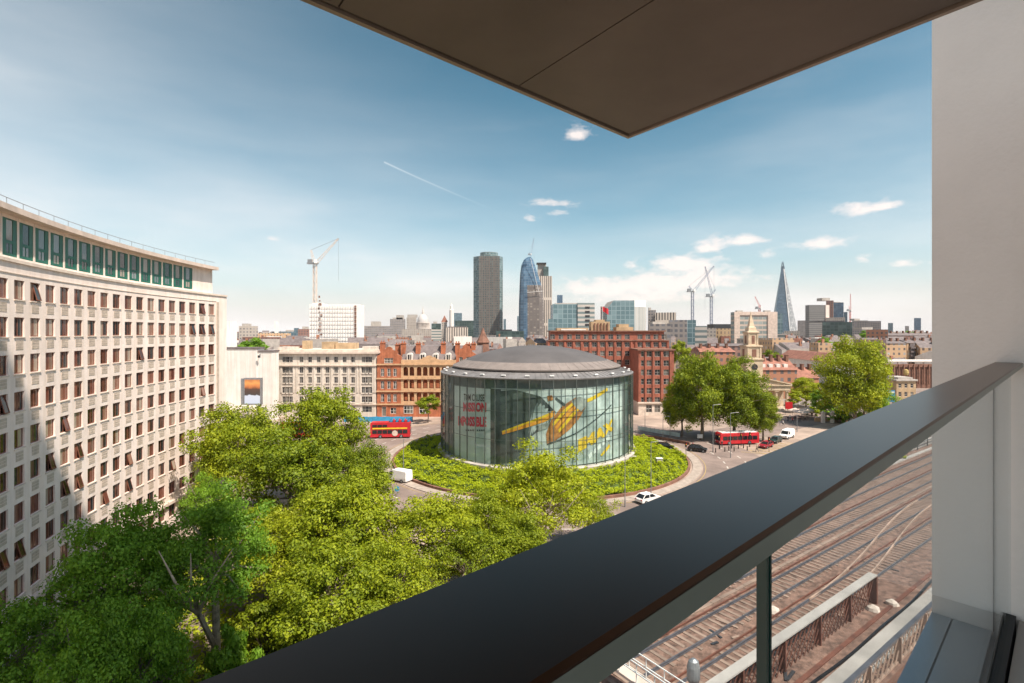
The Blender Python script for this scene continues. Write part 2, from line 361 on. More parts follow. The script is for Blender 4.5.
M['black'] = mat('black_paint', (0.012, 0.012, 0.014), 0.25, 0.2, 1)
M['rail'] = mat('rail_steel', (0.15, 0.145, 0.16), 0.35, 0.15, 1, metal=0.4)
M['rust'] = mat('rusty_steel', (0.17, 0.06, 0.036), 0.85, 0.25, 0.8)
M['parapet_paint'] = mat('parapet_paint', (.46, .31, .23), .7, .18, 1)
M['sleeper'] = mat('sleeper', (0.30, 0.205, 0.155), 0.9, 0.22, 0.4)
M['skin'] = mat('skin', (0.45, 0.28, 0.2), 0.6, 0.05, 3)

# ------------------------------------------------------------------ ground, roads
IC = (5.63, 119.5)             # centre of the roundabout
ICR = (6.2, 117.2)             # the planted island and ring road
def sheet(name, poly, z, m, kind='structure'):
    b = MB(); b.face([(x, y, z) for x, y in poly], 0); o = b.build(name, m); tag(o, kind=kind); return o
g = MB(); n = 48
g.face([(3300 * math.cos(2 * math.pi * k / n), 3300 * math.sin(2 * math.pi * k / n), 0) for k in range(n)])
tag(g.build('ground', M['city']), kind='structure')
g = MB(); g.face([(ICR[0] + 150 * math.cos(2 * math.pi * k / n), ICR[1] - 30 + 150 * math.sin(2 * math.pi * k / n), .004) for k in range(n)])
tag(g.build('pavement', M['paving']), kind='structure')
def strip(b, pts, w, z, mi=0):
    pts = [Vector(p) for p in pts]
    L_, R_ = [], []
    for i, p in enumerate(pts):
        d = (pts[min(i + 1, len(pts) - 1)] - pts[max(i - 1, 0)]).normalized(); nn = Vector((-d.y, d.x))
        L_.append(p + nn * w / 2); R_.append(p - nn * w / 2)
    for i in range(len(pts) - 1):
        b.face([(R_[i].x, R_[i].y, z), (R_[i + 1].x, R_[i + 1].y, z), (L_[i + 1].x, L_[i + 1].y, z), (L_[i].x, L_[i].y, z)], mi)
ring = MB(); ring.lathe([(35.2, .009), (49.5, .009)], ICR, 96)
tag(ring.build('roundabout_road', M['asphalt']), kind='structure')
ARMS = [[(46, 132), (75, 150), (128, 189), (230, 262)], [(-28, 143), (-60, 152), (-130, 158), (-260, 160)], [(-12, 84), (-34, 52), (-30, 10)], [(24, 82), (30, 60), (20, 20), (0, -40)]]
ra = MB()
for i, a in enumerate(ARMS): strip(ra, a, 13, .013 + .004 * i)
tag(ra.build('road', M['asphalt']), kind='structure')
rm = MB()
def arc_dash(r, t0, t1, w=.15, z=.032, mi=0):
    n_ = max(1, int((t1 - t0) / .05))
    for k in range(n_):
        a, b = t0 + (t1 - t0) * k / n_, t0 + (t1 - t0) * (k + 1) / n_
        rm.face([(ICR[0] + q * math.cos(t), ICR[1] + q * math.sin(t), z) for q, t in ((r - w, a), (r + w, a), (r + w, b), (r - w, b))], mi)
for k in range(60):
    t = 2 * math.pi * k / 60
    arc_dash(40.0, t, t + .045); arc_dash(44.6, t + .02, t + .065)
arc_dash(35.7, 0, 6.28, .06, mi=1); arc_dash(49.0, 2.2, 5.6, .06, mi=1)
for k in range(7):
    p = (56 + 2.2 * k, 121 + 1.6 * k)
    rm.bar((p[0], p[1], .034), (p[0] + 5, p[1] - 7, .034), .22, .004, 1); rm.bar((p[0] + 6, p[1] - 5, .040), (p[0] - 2.5, p[1] - 1.5, .040), .22, .004, 1)
for a in ARMS[:2]:
    for p, q in zip(a, a[1:]):
        p, q = Vector(p), Vector(q); L_ = (q - p).length; d = (q - p).normalized(); s_ = 2
        while s_ < L_ - 3:
            u, v = p + d * s_, p + d * (s_ + 2); rm.bar((u.x, u.y, .034), (v.x, v.y, .034), .14, .004); s_ += 6
tag(rm.build('road_markings', [M['paint'], M['yellow']]), kind='structure')
kb = MB(); kb.lathe([(33.2, .0), (33.2, .13), (35.0, .13), (35.0, .0)], ICR, 96); kb.lathe([(49.5, 0), (49.5, .12), (49.8, .12)], ICR, 96, a0=3.3, a1=5.5)
tag(kb.build('kerb', M['kerb']), kind='structure')
# island with raised soil under the climbing plants
def isl_z(r, t):
    f = max(0, min(1, (r - 22.5) / 9.8))
    return .35 + 1.3 * (1 - f ** 1.2) + .28 * math.sin(5 * t + r) + .25 * math.sin(11 * t - 1.3 * r) + .2 * math.sin(23 * t + 2.1 * r)
sb = MB(); nr, na = 10, 160
for i in range(nr):
    for k in range(na):
        r0, r1 = 19 + 13.3 * i / nr, 19 + 13.3 * (i + 1) / nr; a, b = 2 * math.pi * k / na, 2 * math.pi * (k + 1) / na
        sb.face([(ICR[0] + r * math.cos(t), ICR[1] + r * math.sin(t), max(.1, isl_z(r, t) - .35)) for r, t in ((r0, a), (r1, a), (r1, b), (r0, b))])
M['bed'] = mat('bed', (.07, .11, .015), .95, .3, .8)
tag(sb.build('planting_bed', M['bed']), kind='structure')
wl = MB(); wl.lathe([(32.3, 0), (32.3, .45), (32.75, .45), (32.75, 0)], ICR, 96)
tag(wl.build('retaining_wall', M['brown_brick']), 'low brown brick retaining wall ringing the planted island', 'wall')

# ------------------------------------------------------------------ leaves
def leaf_mesh(name, P, Nn, size, m, rng, asp=.62):
    n = len(P)
    t = rng.normal(size=(n, 3)); t -= (t * Nn).sum(1, keepdims=True) * Nn; t /= np.linalg.norm(t, axis=1, keepdims=True) + 1e-9
    b = np.cross(Nn, t); s = (size * rng.uniform(.6, 1.15, size=n) ** 2.2 * 1.15)[:, None]
    q = np.stack([P - t * s * .5, P + b * s * asp * .5 + Nn * s * .08, P + t * s * .5, P - b * s * asp * .5 + Nn * s * .08], 1).reshape(-1, 3)
    me = bpy.data.meshes.new(name); me.vertices.add(4 * n); me.vertices.foreach_set('co', q.astype('f4').ravel())
    me.loops.add(4 * n); me.loops.foreach_set('vertex_index', np.arange(4 * n, dtype='i4'))
    me.polygons.add(n); me.polygons.foreach_set('loop_start', np.arange(0, 4 * n, 4, dtype='i4')); me.polygons.foreach_set('loop_total', np.full(n, 4, 'i4'))
    me.materials.append(m); me.update(calc_edges=True); me.validate(); return me
rng = np.random.default_rng(3)
nl = 105000
r = np.sqrt(rng.uniform(20.2 ** 2, 32.4 ** 2, nl)); t = rng.uniform(0, 2 * np.pi, nl)
lump = np.sin(t * 37 + r * 1.7) * np.sin(t * 21 - r * 2.3) + .6 * np.sin(t * 63 + r * 3.1)
keep = (lump > -.75) | (rng.uniform(size=nl) < .12)
keep &= ~((np.abs(((t + 2.62) % .21) - .1) < .022) & (t > 2.6) & (t < 3.9) & (r < 31))      # furrows between the rows on the left
r, t, lump = r[keep], t[keep], lump[keep]
z = np.array([isl_z(a, b) for a, b in zip(r, t)]) + .30 * lump + rng.uniform(-.25, .2, len(r))
P = np.stack([ICR[0] + r * np.cos(t), ICR[1] + r * np.sin(t), np.maximum(z, .15)], 1)
Nn = rng.normal(size=P.shape) * .4 + [0, 0, 1]; Nn /= np.linalg.norm(Nn, axis=1, keepdims=True)
tag(link('ground_cover', leaf_mesh('ground_cover', P, Nn, .33, M['hedge'], rng)), kind='stuff')

# ------------------------------------------------------------------ the drum (cinema)
RG, RI = 22.0, 21.2
def drum_uv(px, py, rad=RI):
    k = (px - 512) / 512; d = Vector((k, 1)).normalized(); c = Vector(IC); bq = d.dot(c); disc = bq * bq - (c.length_squared - rad * rad)
    s = bq - math.sqrt(max(disc, 0)); p = d * s
    th = math.atan2(p.x - IC[0], IC[1] - p.y)
    return rad * th, ZZ(py, p.y)
def drum_pt(u, z, rad): th = u / RI; return (IC[0] + rad * math.sin(th), IC[1] - rad * math.cos(th), z)
cin = thing('cinema', 'round glass drum cinema with dark domed roof in the middle of the roundabout', 'cinema', (IC[0], IC[1], 0))
M['drumglass'] = clearglass('drum_glass', (0.84, 0.91, 0.895), .06, .015, .6)
M['druminner'] = mat('drum_inner', (0.11, 0.14, 0.135), .8, .12, .3)
M['mullion'] = mat('mullion', (0.09, 0.11, 0.10), .5, .1, 1)
M['lead'] = mat('roof_lead', (0.22, 0.21, 0.205), .55, .14, .5, metal=.2)
M['fascia'] = mat('roof_fascia', (0.22, 0.185, 0.165), .6, .1, .5)
b = MB(); b.lathe([(RI - .1, .5), (RI - .1, 19.2)], IC, 128); b.build('inner_wall', M['druminner'], cin)
b = MB(); b.lathe([(RG, 2.0), (RG, 18.9)], IC, 60); b.build('glass_skin', M['drumglass'], cin)
b = MB()
for k in range(60):
    t = 2 * math.pi * (k + .0) / 60; c, s = math.cos(t), math.sin(t); w = .07 if k % 2 else .13
    p = [(IC[0] + c * q - s * w * j, IC[1] + s * q + c * w * j) for q, j in ((RG - .18, -.5), (RG + .06, -.5), (RG + .06, .5), (RG - .18, .5))]
    b.prism(p, 2.0, 18.85)
for z in (7.0, 12.6, 16.9): b.lathe([(RG - .1, z), (RG - .02, z), (RG - .02, z + .09), (RG - .1, z + .09)], IC, 60)
b.build('mullions', M['mullion'], cin)
b = MB(); b.lathe([(22.7, 1.3), (22.7, 1.9), (22.4, 2.05), (21.3, 2.05)], IC, 120); b.build('plinth', M['concrete'], cin)
b = MB(); b.lathe([(22.05, 18.8), (22.12, 19.05), (21.9, 19.1), (18.6, 20.15), (18.6, 20.35)], IC, 120)
for k in range(120):
    t = 2 * math.pi * k / 120; c, s = math.cos(t), math.sin(t)
    b.bar((IC[0] + 21.8 * c, IC[1] + 21.8 * s, 19.16), (IC[0] + 18.7 * c, IC[1] + 18.7 * s, 20.17), .06, .07)
b.build('lower_roof', M['lead'], cin)
b = MB(); b.lathe([(18.5, 20.1), (19.25, 20.25), (19.3, 20.5), (16.4, 21.75), (16.2, 21.6)], IC, 120, 0)
for k in range(60):
    t = 2 * math.pi * k / 60; c, s = math.cos(t), math.sin(t)
    b.bar((IC[0] + 19.2 * c, IC[1] + 19.2 * s, 20.56), (IC[0] + 16.5 * c, IC[1] + 16.5 * s, 21.73), .05, .05)
b.build('roof_brim', M['fascia'], cin)
b = MB(); pr = []
for k in range(15):
    q = k / 14; pr.append((16.3 * (1 - q), 21.7 + 3.2 * (1 - (1 - q) ** 2) ** .9))
pr[-1] = (0, pr[-1][1]); b.lathe(pr, IC, 96); b.build('dome', M['roofgrey'], cin, smooth=True)
lm = MB(); lm.box(-.42, .42, -.22, .22, 0, .2); lm.bar((0, .2, -.25), (0, .2, .05), .1)
lme = lm.mesh('floodlight', M['white'])
for k in range(28):
    t = 2 * math.pi * (k + .43) / 28
    link('floodlight', lme, cin, (21.2 * math.cos(t), 21.2 * math.sin(t), 19.5), t + math.pi / 2)
# the printed wall: posters are thin sheets on the inner drum
def poster_mat(name, c0, c1, sc=.25, rough=.6):
    return mat(name, c0, rough, .1, sc, col2=c1)
M['p_pale'] = poster_mat('poster_pale', (0.58, 0.64, 0.62), (0.46, 0.52, 0.505))
M['p_sky'] = poster_mat('poster_sky', (0.66, 0.72, 0.68), (0.16, 0.21, 0.20), .22)
M['p_dark'] = poster_mat('poster_dark', (0.10, 0.13, 0.125), (0.045, 0.055, 0.052), .2)
M['p_red'] = poster_mat('poster_red', (0.72, 0.05, 0.09), (0.6, 0.035, 0.06), 1)
M['p_ink'] = poster_mat('poster_ink', (0.04, 0.045, 0.045), (0.02, 0.02, 0.02), 1)
M['p_yel'] = poster_mat('poster_yellow', (0.8, 0.55, 0.03), (0.7, 0.42, 0.02), 1)
M['p_org'] = poster_mat('poster_orange', (0.85, 0.42, 0.06), (0.7, 0.25, 0.03), .8)
M['p_brn'] = poster_mat('poster_brown', (0.62, 0.26, 0.07), (0.2, 0.09, 0.04), .9)
M['p_gry'] = poster_mat('poster_grey', (0.4, 0.42, 0.38), (0.12, 0.13, 0.12), .7)
M['p_wht'] = poster_mat('poster_white', (0.75, 0.78, 0.75), (0.62, 0.66, 0.64), 1)
def drum_sheet(px0, px1, py0, py1, lift, mi, mb):
    u0, z1 = drum_uv(px0, py0); u1, _ = drum_uv(px1, py0); pm = (px0 + px1) / 2
    _, z1 = drum_uv(pm, py0); _, z0 = drum_uv(pm, py1)
    n_ = max(2, int((u1 - u0) / .7))
    for k in range(n_):
        a, c = u0 + (u1 - u0) * k / n_, u0 + (u1 - u0) * (k + 1) / n_
        mb.face([drum_pt(a, z0, RI + lift), drum_pt(c, z0, RI + lift), drum_pt(c, z1, RI + lift), drum_pt(a, z1, RI + lift)], mi)
def drum_poly(pts, lift, mi, mb, n_=14):
    """polygon given as upper and lower edges from left to right, each a list of photo points"""
    up, lo = [[drum_uv(*p) for p in e] for e in pts]
    def at(e, q):
        ln = [0]
        for a, c in zip(e, e[1:]): ln.append(ln[-1] + math.dist(a, c))
        d = q * ln[-1]
        for i in range(len(e) - 1):
            if d <= ln[i + 1] + 1e-9:
                f = (d - ln[i]) / max(1e-9, ln[i + 1] - ln[i]); return (e[i][0] + (e[i + 1][0] - e[i][0]) * f, e[i][1] + (e[i + 1][1] - e[i][1]) * f)
        return e[-1]
    for k in range(n_):
        a, c = k / n_, (k + 1) / n_
        mb.face([drum_pt(*at(lo, a), RI + lift), drum_pt(*at(lo, c), RI + lift), drum_pt(*at(up, c), RI + lift), drum_pt(*at(up, a), RI + lift)], mi)
def text_faces(s, bold=.0, shear=0.0):
    cu = bpy.data.curves.new('lettering', 'FONT'); cu.body = s; cu.size = 1; cu.offset = bold; cu.shear = shear; cu.resolution_u = 3
    o = bpy.data.objects.new('lettering', cu); C.objects.link(o)
    bpy.context.view_layer.update(); me = o.evaluated_get(bpy.context.evaluated_depsgraph_get()).to_mesh()
    v = [tuple(p.co) for p in me.vertices]; f = [tuple(p.vertices) for p in me.polygons]
    bpy.data.objects.remove(o); bpy.data.curves.remove(cu)
    x0, x1 = min(p[0] for p in v), max(p[0] for p in v); y0, y1 = min(p[1] for p in v), max(p[1] for p in v)
    return [((p[0] - x0) / (x1 - x0), (p[1] - y0) / (y1 - y0)) for p in v], f
def drum_text(s, bl, br, hpx, lift, mi, mb, bold=.02):
    """lettering between two baseline points of the photo, capital height in photo pixels"""
    a, c = Vector(drum_uv(*bl)), Vector(drum_uv(*br)); t_ = drum_uv(bl[0], bl[1] - hpx); h = t_[1] - a.y
    v, f = text_faces(s, bold)
    for q in f:
        mb.face([drum_pt(*(a + (c - a) * v[i][0] + Vector((0, h)) * v[i][1]), RI + lift) for i in q], mi)
b = MB()
drum_sheet(454.5, 490.5, 387, 464, .03, 0, b)
drum_text('TOM CRUISE', (464, 400.5), (484.5, 401.5), 7, .07, 1, b)
drum_text('MISSION', (463.5, 411.5), (486.5, 412), 9.3, .07, 2, b, .05)
drum_text('IMPOSSIBLE', (458.5, 425.5), (486.5, 427), 9.8, .07, 2, b, .05)
for k in range(9):
    drum_sheet(466 + 2.2 * k, 467.4 + 2.2 * k, 429.5, 431, .07, 1, b)
b.build('title_poster', [M['p_pale'], M['p_ink'], M['p_red']], cin)
b = MB()
drum_sheet(491.2, 622, 389, 466, .03, 0, b)
drum_sheet(491.2, 501, 389, 466, .05, 1, b)
drum_poly([[(501, 391), (515, 389.5), (540, 396), (556, 412)], [(501, 464), (520, 462), (532, 436), (548, 424)]], .045, 1, b)
drum_poly([[(502, 431), (525, 422.5), (549, 413), (554, 410)], [(502.5, 434.5), (525, 428), (547, 421), (555, 415)]], .09, 3, b)
drum_poly([[(502, 431), (525, 422.5), (549, 413)], [(502.5, 432.3), (525, 424.5), (548, 416)]], .11, 2, b)
drum_poly([[(583, 400.5), (592, 396.5), (607, 387.5)], [(584, 403.5), (593, 400), (607.5, 390.5)]], .09, 2, b)
drum_poly([[(546, 434), (551, 420), (562, 406), (576, 397), (585, 402)], [(547, 445), (556, 440), (570, 429), (580, 417), (586, 406)]], .10, 4, b, 20)
for k in range(3):
    drum_poly([[(552 + 3 * k, 424 + 3 * k), (564 + 3 * k, 409 + 3 * k), (575 + 2 * k, 400 + 3 * k)], [(553 + 3 * k, 426.5 + 3 * k), (566 + 3 * k, 411.5 + 3 * k), (576 + 2 * k, 402 + 3 * k)]], .12, 3 if k % 2 else 2, b)
drum_poly([[(571, 401), (579, 396.5), (586, 399)], [(575, 407), (581, 411), (587, 405)]], .13, 5, b)
drum_poly([[(556, 397), (566, 404.5)], [(555, 398.5), (564, 406.5)]], .12, 1, b)
drum_poly([[(547, 396), (552, 395)], [(548, 401), (553, 400)]], .12, 4, b)
drum_poly([[(536, 426), (549, 422)], [(538, 431), (548, 428)]], .12, 5, b)
drum_poly([[(547, 443.5), (575, 433), (595, 419), (611, 404)], [(547, 444.8), (575, 434.4), (595, 420.4), (611, 405.4)]], .12, 1, b, 24)
drum_text('IMAX', (578, 452), (613.5, 429), 12.5, .12, 2, b, .06)
for k in range(5):                                       # small slanted credit strokes under the large word
    drum_poly([[(588 + 4.4 * k, 455 - 4.2 * k), (591.2 + 4.4 * k, 451.5 - 4.2 * k)], [(588.5 + 4.4 * k, 459 - 4.2 * k), (591.8 + 4.4 * k, 456 - 4.2 * k)]], .12, 6, b, 2)
for k in range(2):
    drum_poly([[(600 + 4 * k, 455 - 4 * k), (606 + 2.5 * k, 447 - 3 * k)], [(601.5 + 4 * k, 456 - 4 * k), (607.5 + 2.5 * k, 449 - 3 * k)]], .12, 2, b, 2)
b.build('film_poster', [M['p_sky'], M['p_dark'], M['p_yel'], M['p_org'], M['p_brn'], M['p_gry'], M['p_wht']], cin)

# ------------------------------------------------------------------ facades with real openings
def facade(mb, O, U, L, z0, z1, ops, depth=.25, mi=0, mr=0):
    """wall from O along unit U; ops = (u0,u1,z0,z1) openings, cut through and given reveals"""
    N = (U[1], -U[0])
    us = sorted({0, L, *[o[0] for o in ops], *[o[1] for o in ops]}); zs = sorted({z0, z1, *[o[2] for o in ops], *[o[3] for o in ops]})
    p = lambda u, z, d=0: (O[0] + U[0] * u - N[0] * d, O[1] + U[1] * u - N[1] * d, z)
    for za, zb in zip(zs, zs[1:]):
        ua = None; zm = (za + zb) / 2
        row = [o for o in ops if o[2] <= zm <= o[3]]
        if not row:
            mb.face([p(0, za), p(L, za), p(L, zb), p(0, zb)], mi); continue
        cur = 0
        for o in sorted(row):
            if o[0] > cur: mb.face([p(cur, za), p(o[0], za), p(o[0], zb), p(cur, zb)], mi)
            cur = o[1]
        if cur < L: mb.face([p(cur, za), p(L, za), p(L, zb), p(cur, zb)], mi)
    for a, c, za, zb in ops:
        mb.face([p(a, za), p(c, za), p(c, za, depth), p(a, za, depth)], mr); mb.face([p(a, zb, depth), p(c, zb, depth), p(c, zb), p(a, zb)], mr)
        mb.face([p(a, za), p(a, za, depth), p(a, zb, depth), p(a, zb)], mr); mb.face([p(c, za, depth), p(c, za), p(c, zb), p(c, zb, depth)], mr)
_wc = {}
def win_mesh(w, h, cols, rows, frame, pane, ft=.07, tilt=None, arch=False):
    key = (round(w, 3), round(h, 3), cols, rows, frame, pane, tilt, arch, ft)
    if key in _wc: return _wc[key]
    f = MB(); d = .06
    f.box(-w / 2, w / 2, -d, 0, 0, ft); f.box(-w / 2, w / 2, -d, 0, h - ft, h); f.box(-w / 2, -w / 2 + ft, -d, 0, ft, h - ft); f.box(w / 2 - ft, w / 2, -d, 0, ft, h - ft)
    for k in range(1, cols): x = -w / 2 + w * k / cols; f.box(x - ft * .45, x + ft * .45, -d + .004, -.004, ft, h - ft)
    for k in range(1, rows): z = h * k / rows; f.box(-w / 2 + ft, w / 2 - ft, -d + .009, -.009, z - ft * .4, z + ft * .4)
    g = MB(); cw = (w - ft * 2) / cols
    for k in range(cols):
        x0 = -w / 2 + ft + cw * k + .01; x1 = x0 + cw - .02
        if tilt is not None and k == tilt:        # a sash pivoted open, its foot pushed outward
            o_ = -.30; t_ = .08
            f.bar((x0, -.04 + o_, ft), (x0, -.04 + t_, h - ft), .07); f.bar((x1, -.04 + o_, ft), (x1, -.04 + t_, h - ft), .07)
            f.bar((x0, -.04 + o_, ft + .03), (x1, -.04 + o_, ft + .03), .08)
            g.face([(x0, -.04 + o_, ft + .03), (x1, -.04 + o_, ft + .03), (x1, -.04 + t_, h - ft), (x0, -.04 + t_, h - ft)])
            g.face([(x0, .09, ft), (x1, .09, ft), (x1, .09, h - ft), (x0, .09, h - ft)])
        else: g.face([(x0, -.028, ft), (x1, -.028, ft), (x1, -.028, h - ft), (x0, -.028, h - ft)])
    _wc[key] = (f.mesh('window', M[frame]), g.mesh('pane', M[pane])); return _wc[key]
def put_window(root, x, y, z, ang, wm, name='window', pane=True):
    f = link(name, wm[0], root, (x - root.location.x, y - root.location.y, z - root.location.z), ang)
    link('pane', wm[1], f)
    return f
class Rest:
    """windows past the hundred of one building, joined as one part"""
    def __init__(s): s.f = MB(); s.g = MB()
    def add(s, x, y, z, ang, wm):
        c, sn = math.cos(ang), math.sin(ang)
        for mb, me in ((s.f, wm[0]), (s.g, wm[1])):
            vs = [v.co for v in me.vertices]
            for p in me.polygons: mb.face([(x + c * vs[i].x - sn * vs[i].y, y + sn * vs[i].x + c * vs[i].y, z + vs[i].z) for i in p.vertices])
    def build(s, root, fm, gm, name='window'):
        if not s.f.f: return
        o = s.f.build(name, M[fm], root); tag(o, kind='stuff'); p = s.g.build('pane', M[gm], root); p.parent = o
def do_windows(root, lst, fm, gm, cap=100, name='window'):
    """lst of (weight, x, y, z, ang, mesh): the largest become parts, the others one part"""
    lst.sort(key=lambda e: -e[0]); rs = Rest()
    for i, (w, x, y, z, a, wm) in enumerate(lst):
        if i < cap: put_window(root, x, y, z, a, wm, name)
        else: rs.add(x, y, z, a, wm)
    rs.build(root, fm, gm, name)

# ------------------------------------------------------------------ long curved office block on the left
ob = thing('office_block', 'long curved pale stone office block with many brown windows and green top storey', 'building', (-50, 62, 0))
a0, cv, pit = -.3433, .0230, 2.459
PB = {0: Vector((-42.648, 42.858))}
for i in range(0, 20): PB[i + 1] = PB[i] + Vector((math.sin(a0 + cv * i), math.cos(a0 + cv * i))) * pit
for i in range(0, -9, -1): a = a0 + cv * (i - 1); PB[i - 1] = PB[i] - Vector((math.sin(a), math.cos(a))) * pit
EB = {i: (PB[i - 1] + PB[i]) / 2 for i in range(-8, 21)}
ZT = 34.3
def bay_ops(L): return [(L / 2 - .78, L / 2 + .78, 31.7 - 3.27 * j - .85, 31.7 - 3.27 * j + .85) for j in range(10)]
w = MB(); wins = []; grn = []; rnd = random.Random(5)
tops = MB()
for i in range(-8, 18):
    A, B = EB[i], EB[i + 1]; d = B - A; L = d.length
    O = A; U = (d.x / L, d.y / L); N = (U[1], -U[0])
    facade(w, O, U, L, 0, ZT, bay_ops(L), .3)
    ang = math.atan2(U[1], U[0]); c = (A + B) / 2
    for j in range(10):
        zc = 31.7 - 3.27 * j; dist = c.length
        q = rnd.random(); tl = None if q < .87 else 1
        wm = win_mesh(1.56, 1.7, 2, 1, 'brownframe', 'paneb', .085, tl)
        wt = 1 / dist + (-1 if i < 0 or j > 8 else 0) - (.004 * j)
        wins.append((wt, c.x - N[0] * .2, c.y - N[1] * .2, zc - .85, ang, wm))
        if j < 9:
            g0 = (c.x + N[0] * .012, c.y + N[1] * .012)
            w.obox(g0, U, 1.12, .03, zc - 1.98, zc - 1.14, 1)
            for s_ in (-.02, .27, .56): w.obox((c.x + N[0] * .03, c.y + N[1] * .03), U, 1.08, .02, zc - 1.96 + .27 * (s_ + .02) / .29 + .25, zc - 1.96 + .27 * (s_ + .02) / .29 + .27, 0)
        w.obox((c.x + N[0] * .04, c.y + N[1] * .04), U, 1.7, .12, zc - .95, zc - .853, 2)
    # ledge over the ground storey, coping, thin string course
    lx = (c.x + N[0] * .2, c.y + N[1] * .2)
    w.obox(lx, U, L + .02, .5, 3.4, 3.8, 2); w.obox((c.x + N[0] * .06, c.y + N[1] * .06), U, L + .012, .2, ZT - .28, ZT, 2)
    w.obox((c.x + N[0] * .03, c.y + N[1] * .03), U, L + .012, .07, ZT - 1.25, ZT - 1.18, 2)
    # set back top storey with green window bays
    s2 = (c.x - N[0] * .65, c.y - N[1] * .65)
    if i <= 15:
        O2 = (O.x - N[0] * .65, O.y - N[1] * .65)
        facade(tops, O2, U, L * 1.0, ZT, 38.3, [(L / 2 - 1.1, L / 2 + 1.1, ZT + .35, 37.95)], .3, 0)
        grn.append((1 / c.length - (1 if i < 0 else 0), s2[0] - N[0] * .1, s2[1] - N[1] * .1, ZT + .35, ang, i))
    elif i == 16 or i == 17:
        facade(tops, (O.x - N[0] * .65, O.y - N[1] * .65), U, L, ZT, 38.3, [], .3, 0)
# plain end of the wall, corner and back
A, B = EB[18], PB[18] + (PB[19] - PB[18]) * .65
dl = (B - A); U = dl.normalized(); Nr = Vector((U.y, -U.x))
if Nr.x < 0: Nr = -Nr
facade(w, A, (U.x, U.y), dl.length, 0, ZT, [], .3)
mid = (A + B) / 2; w.obox(((A + U * .35).x + Nr.x * .05, (A + U * .35).y + Nr.y * .05), (U.x, U.y), .5, .16, 0, ZT - 1.3, 1)
w.obox((mid.x + Nr.x * .06, mid.y + Nr.y * .06), (U.x, U.y), dl.length, .2, ZT - .28, ZT, 2)
outer = [EB[i] for i in range(-8, 19)] + [B]
bk = [p + Vector((-15, 0)) for p in outer]
w.face([(B.x, B.y, 0), (bk[-1].x, bk[-1].y, 0), (bk[-1].x, bk[-1].y, ZT), (B.x, B.y, ZT)]); w.face([(outer[0].x, outer[0].y, 0), (bk[0].x, bk[0].y, 0), (bk[0].x, bk[0].y, ZT), (outer[0].x, outer[0].y, ZT)])
for p, q, r_, s_ in zip(outer, outer[1:], bk, bk[1:]): w.face([(p.x, p.y, ZT), (q.x, q.y, ZT), (s_.x, s_.y, ZT), (r_.x, r_.y, ZT)]); w.face([(r_.x, r_.y, 0), (s_.x, s_.y, 0), (s_.x, s_.y, ZT), (r_.x, r_.y, ZT)])
w.build('wall', [M['stone'], M['grille'], M['stone2']], ob)
def off(i, dd):
    d = (EB[min(i + 1, 20)] - EB[max(i - 1, -8)]).normalized(); n_ = Vector((d.y, -d.x)); return EB[i] + n_ * dd
e1 = off(18, -.65); tops.face([(e1.x, e1.y, ZT), (e1.x - 12, e1.y, ZT), (e1.x - 12, e1.y, 38.3), (e1.x, e1.y, 38.3)])
tops.build('top_storey_wall', M['stone'], ob)
ev = MB()
for i in range(-8, 18):
    p, q = off(i, .45), off(i + 1, .45); r_, s_ = p + Vector((-13, 0)), q + Vector((-13, 0))
    ev.face([(p.x, p.y, 38.25), (q.x, q.y, 38.25), (q.x, q.y, 38.75), (p.x, p.y, 38.75)]); ev.face([(p.x, p.y, 38.75), (q.x, q.y, 38.75), (s_.x, s_.y, 38.75), (r_.x, r_.y, 38.75)])
    ev.face([(r_.x, r_.y, 38.25), (s_.x, s_.y, 38.25), (q.x, q.y, 38.25), (p.x, p.y, 38.25)])
p = off(18, .45); ev.face([(p.x, p.y, 38.25), (p.x - 13, p.y, 38.25), (p.x - 13, p.y, 38.75), (p.x, p.y, 38.75)])
ev.build('roof', M['eave'], ob)
gr = MB()
for i in range(-8, 18):
    p, q = off(i, -.3), off(i + 1, -.3)
    gr.tube((p.x, p.y, 39.55), (q.x, q.y, 39.55), .03); gr.tube((p.x, p.y, 38.75), (p.x, p.y, 39.55), .025)
gr.build('guard_rail', M['greymetal'], ob)
do_windows(ob, wins, 'brownframe', 'paneb', 100)
def green_window():
    f = MB(); f.box(-1.1, 1.1, -.06, 0, 0, .28); f.box(-1.1, 1.1, -.06, 0, 3.2, 3.6); f.box(-1.1, -.5, -.06, 0, .281, 3.199); f.box(.5, 1.1, -.06, 0, .281, 3.199)
    f.box(-.499, .499, -.055, -.005, 1.12, 1.4); f.box(-.03, .03, -.05, -.01, .281, 1.119)
    g = MB(); g.face([(-.495, -.02, .285), (.495, -.02, .285), (.495, -.02, 1.118), (-.495, -.02, 1.118)]); g.face([(-.495, -.02, 1.402), (.495, -.02, 1.402), (.495, -.02, 3.198), (-.495, -.02, 3.198)])
    return f.mesh('green_window', M['greenframe']), g.mesh('pane', M['paneg'])
gf = green_window()
for (wt, x, y, z, a, i) in sorted(grn, reverse=True): put_window(ob, x, y, z, a, gf, 'green_window')

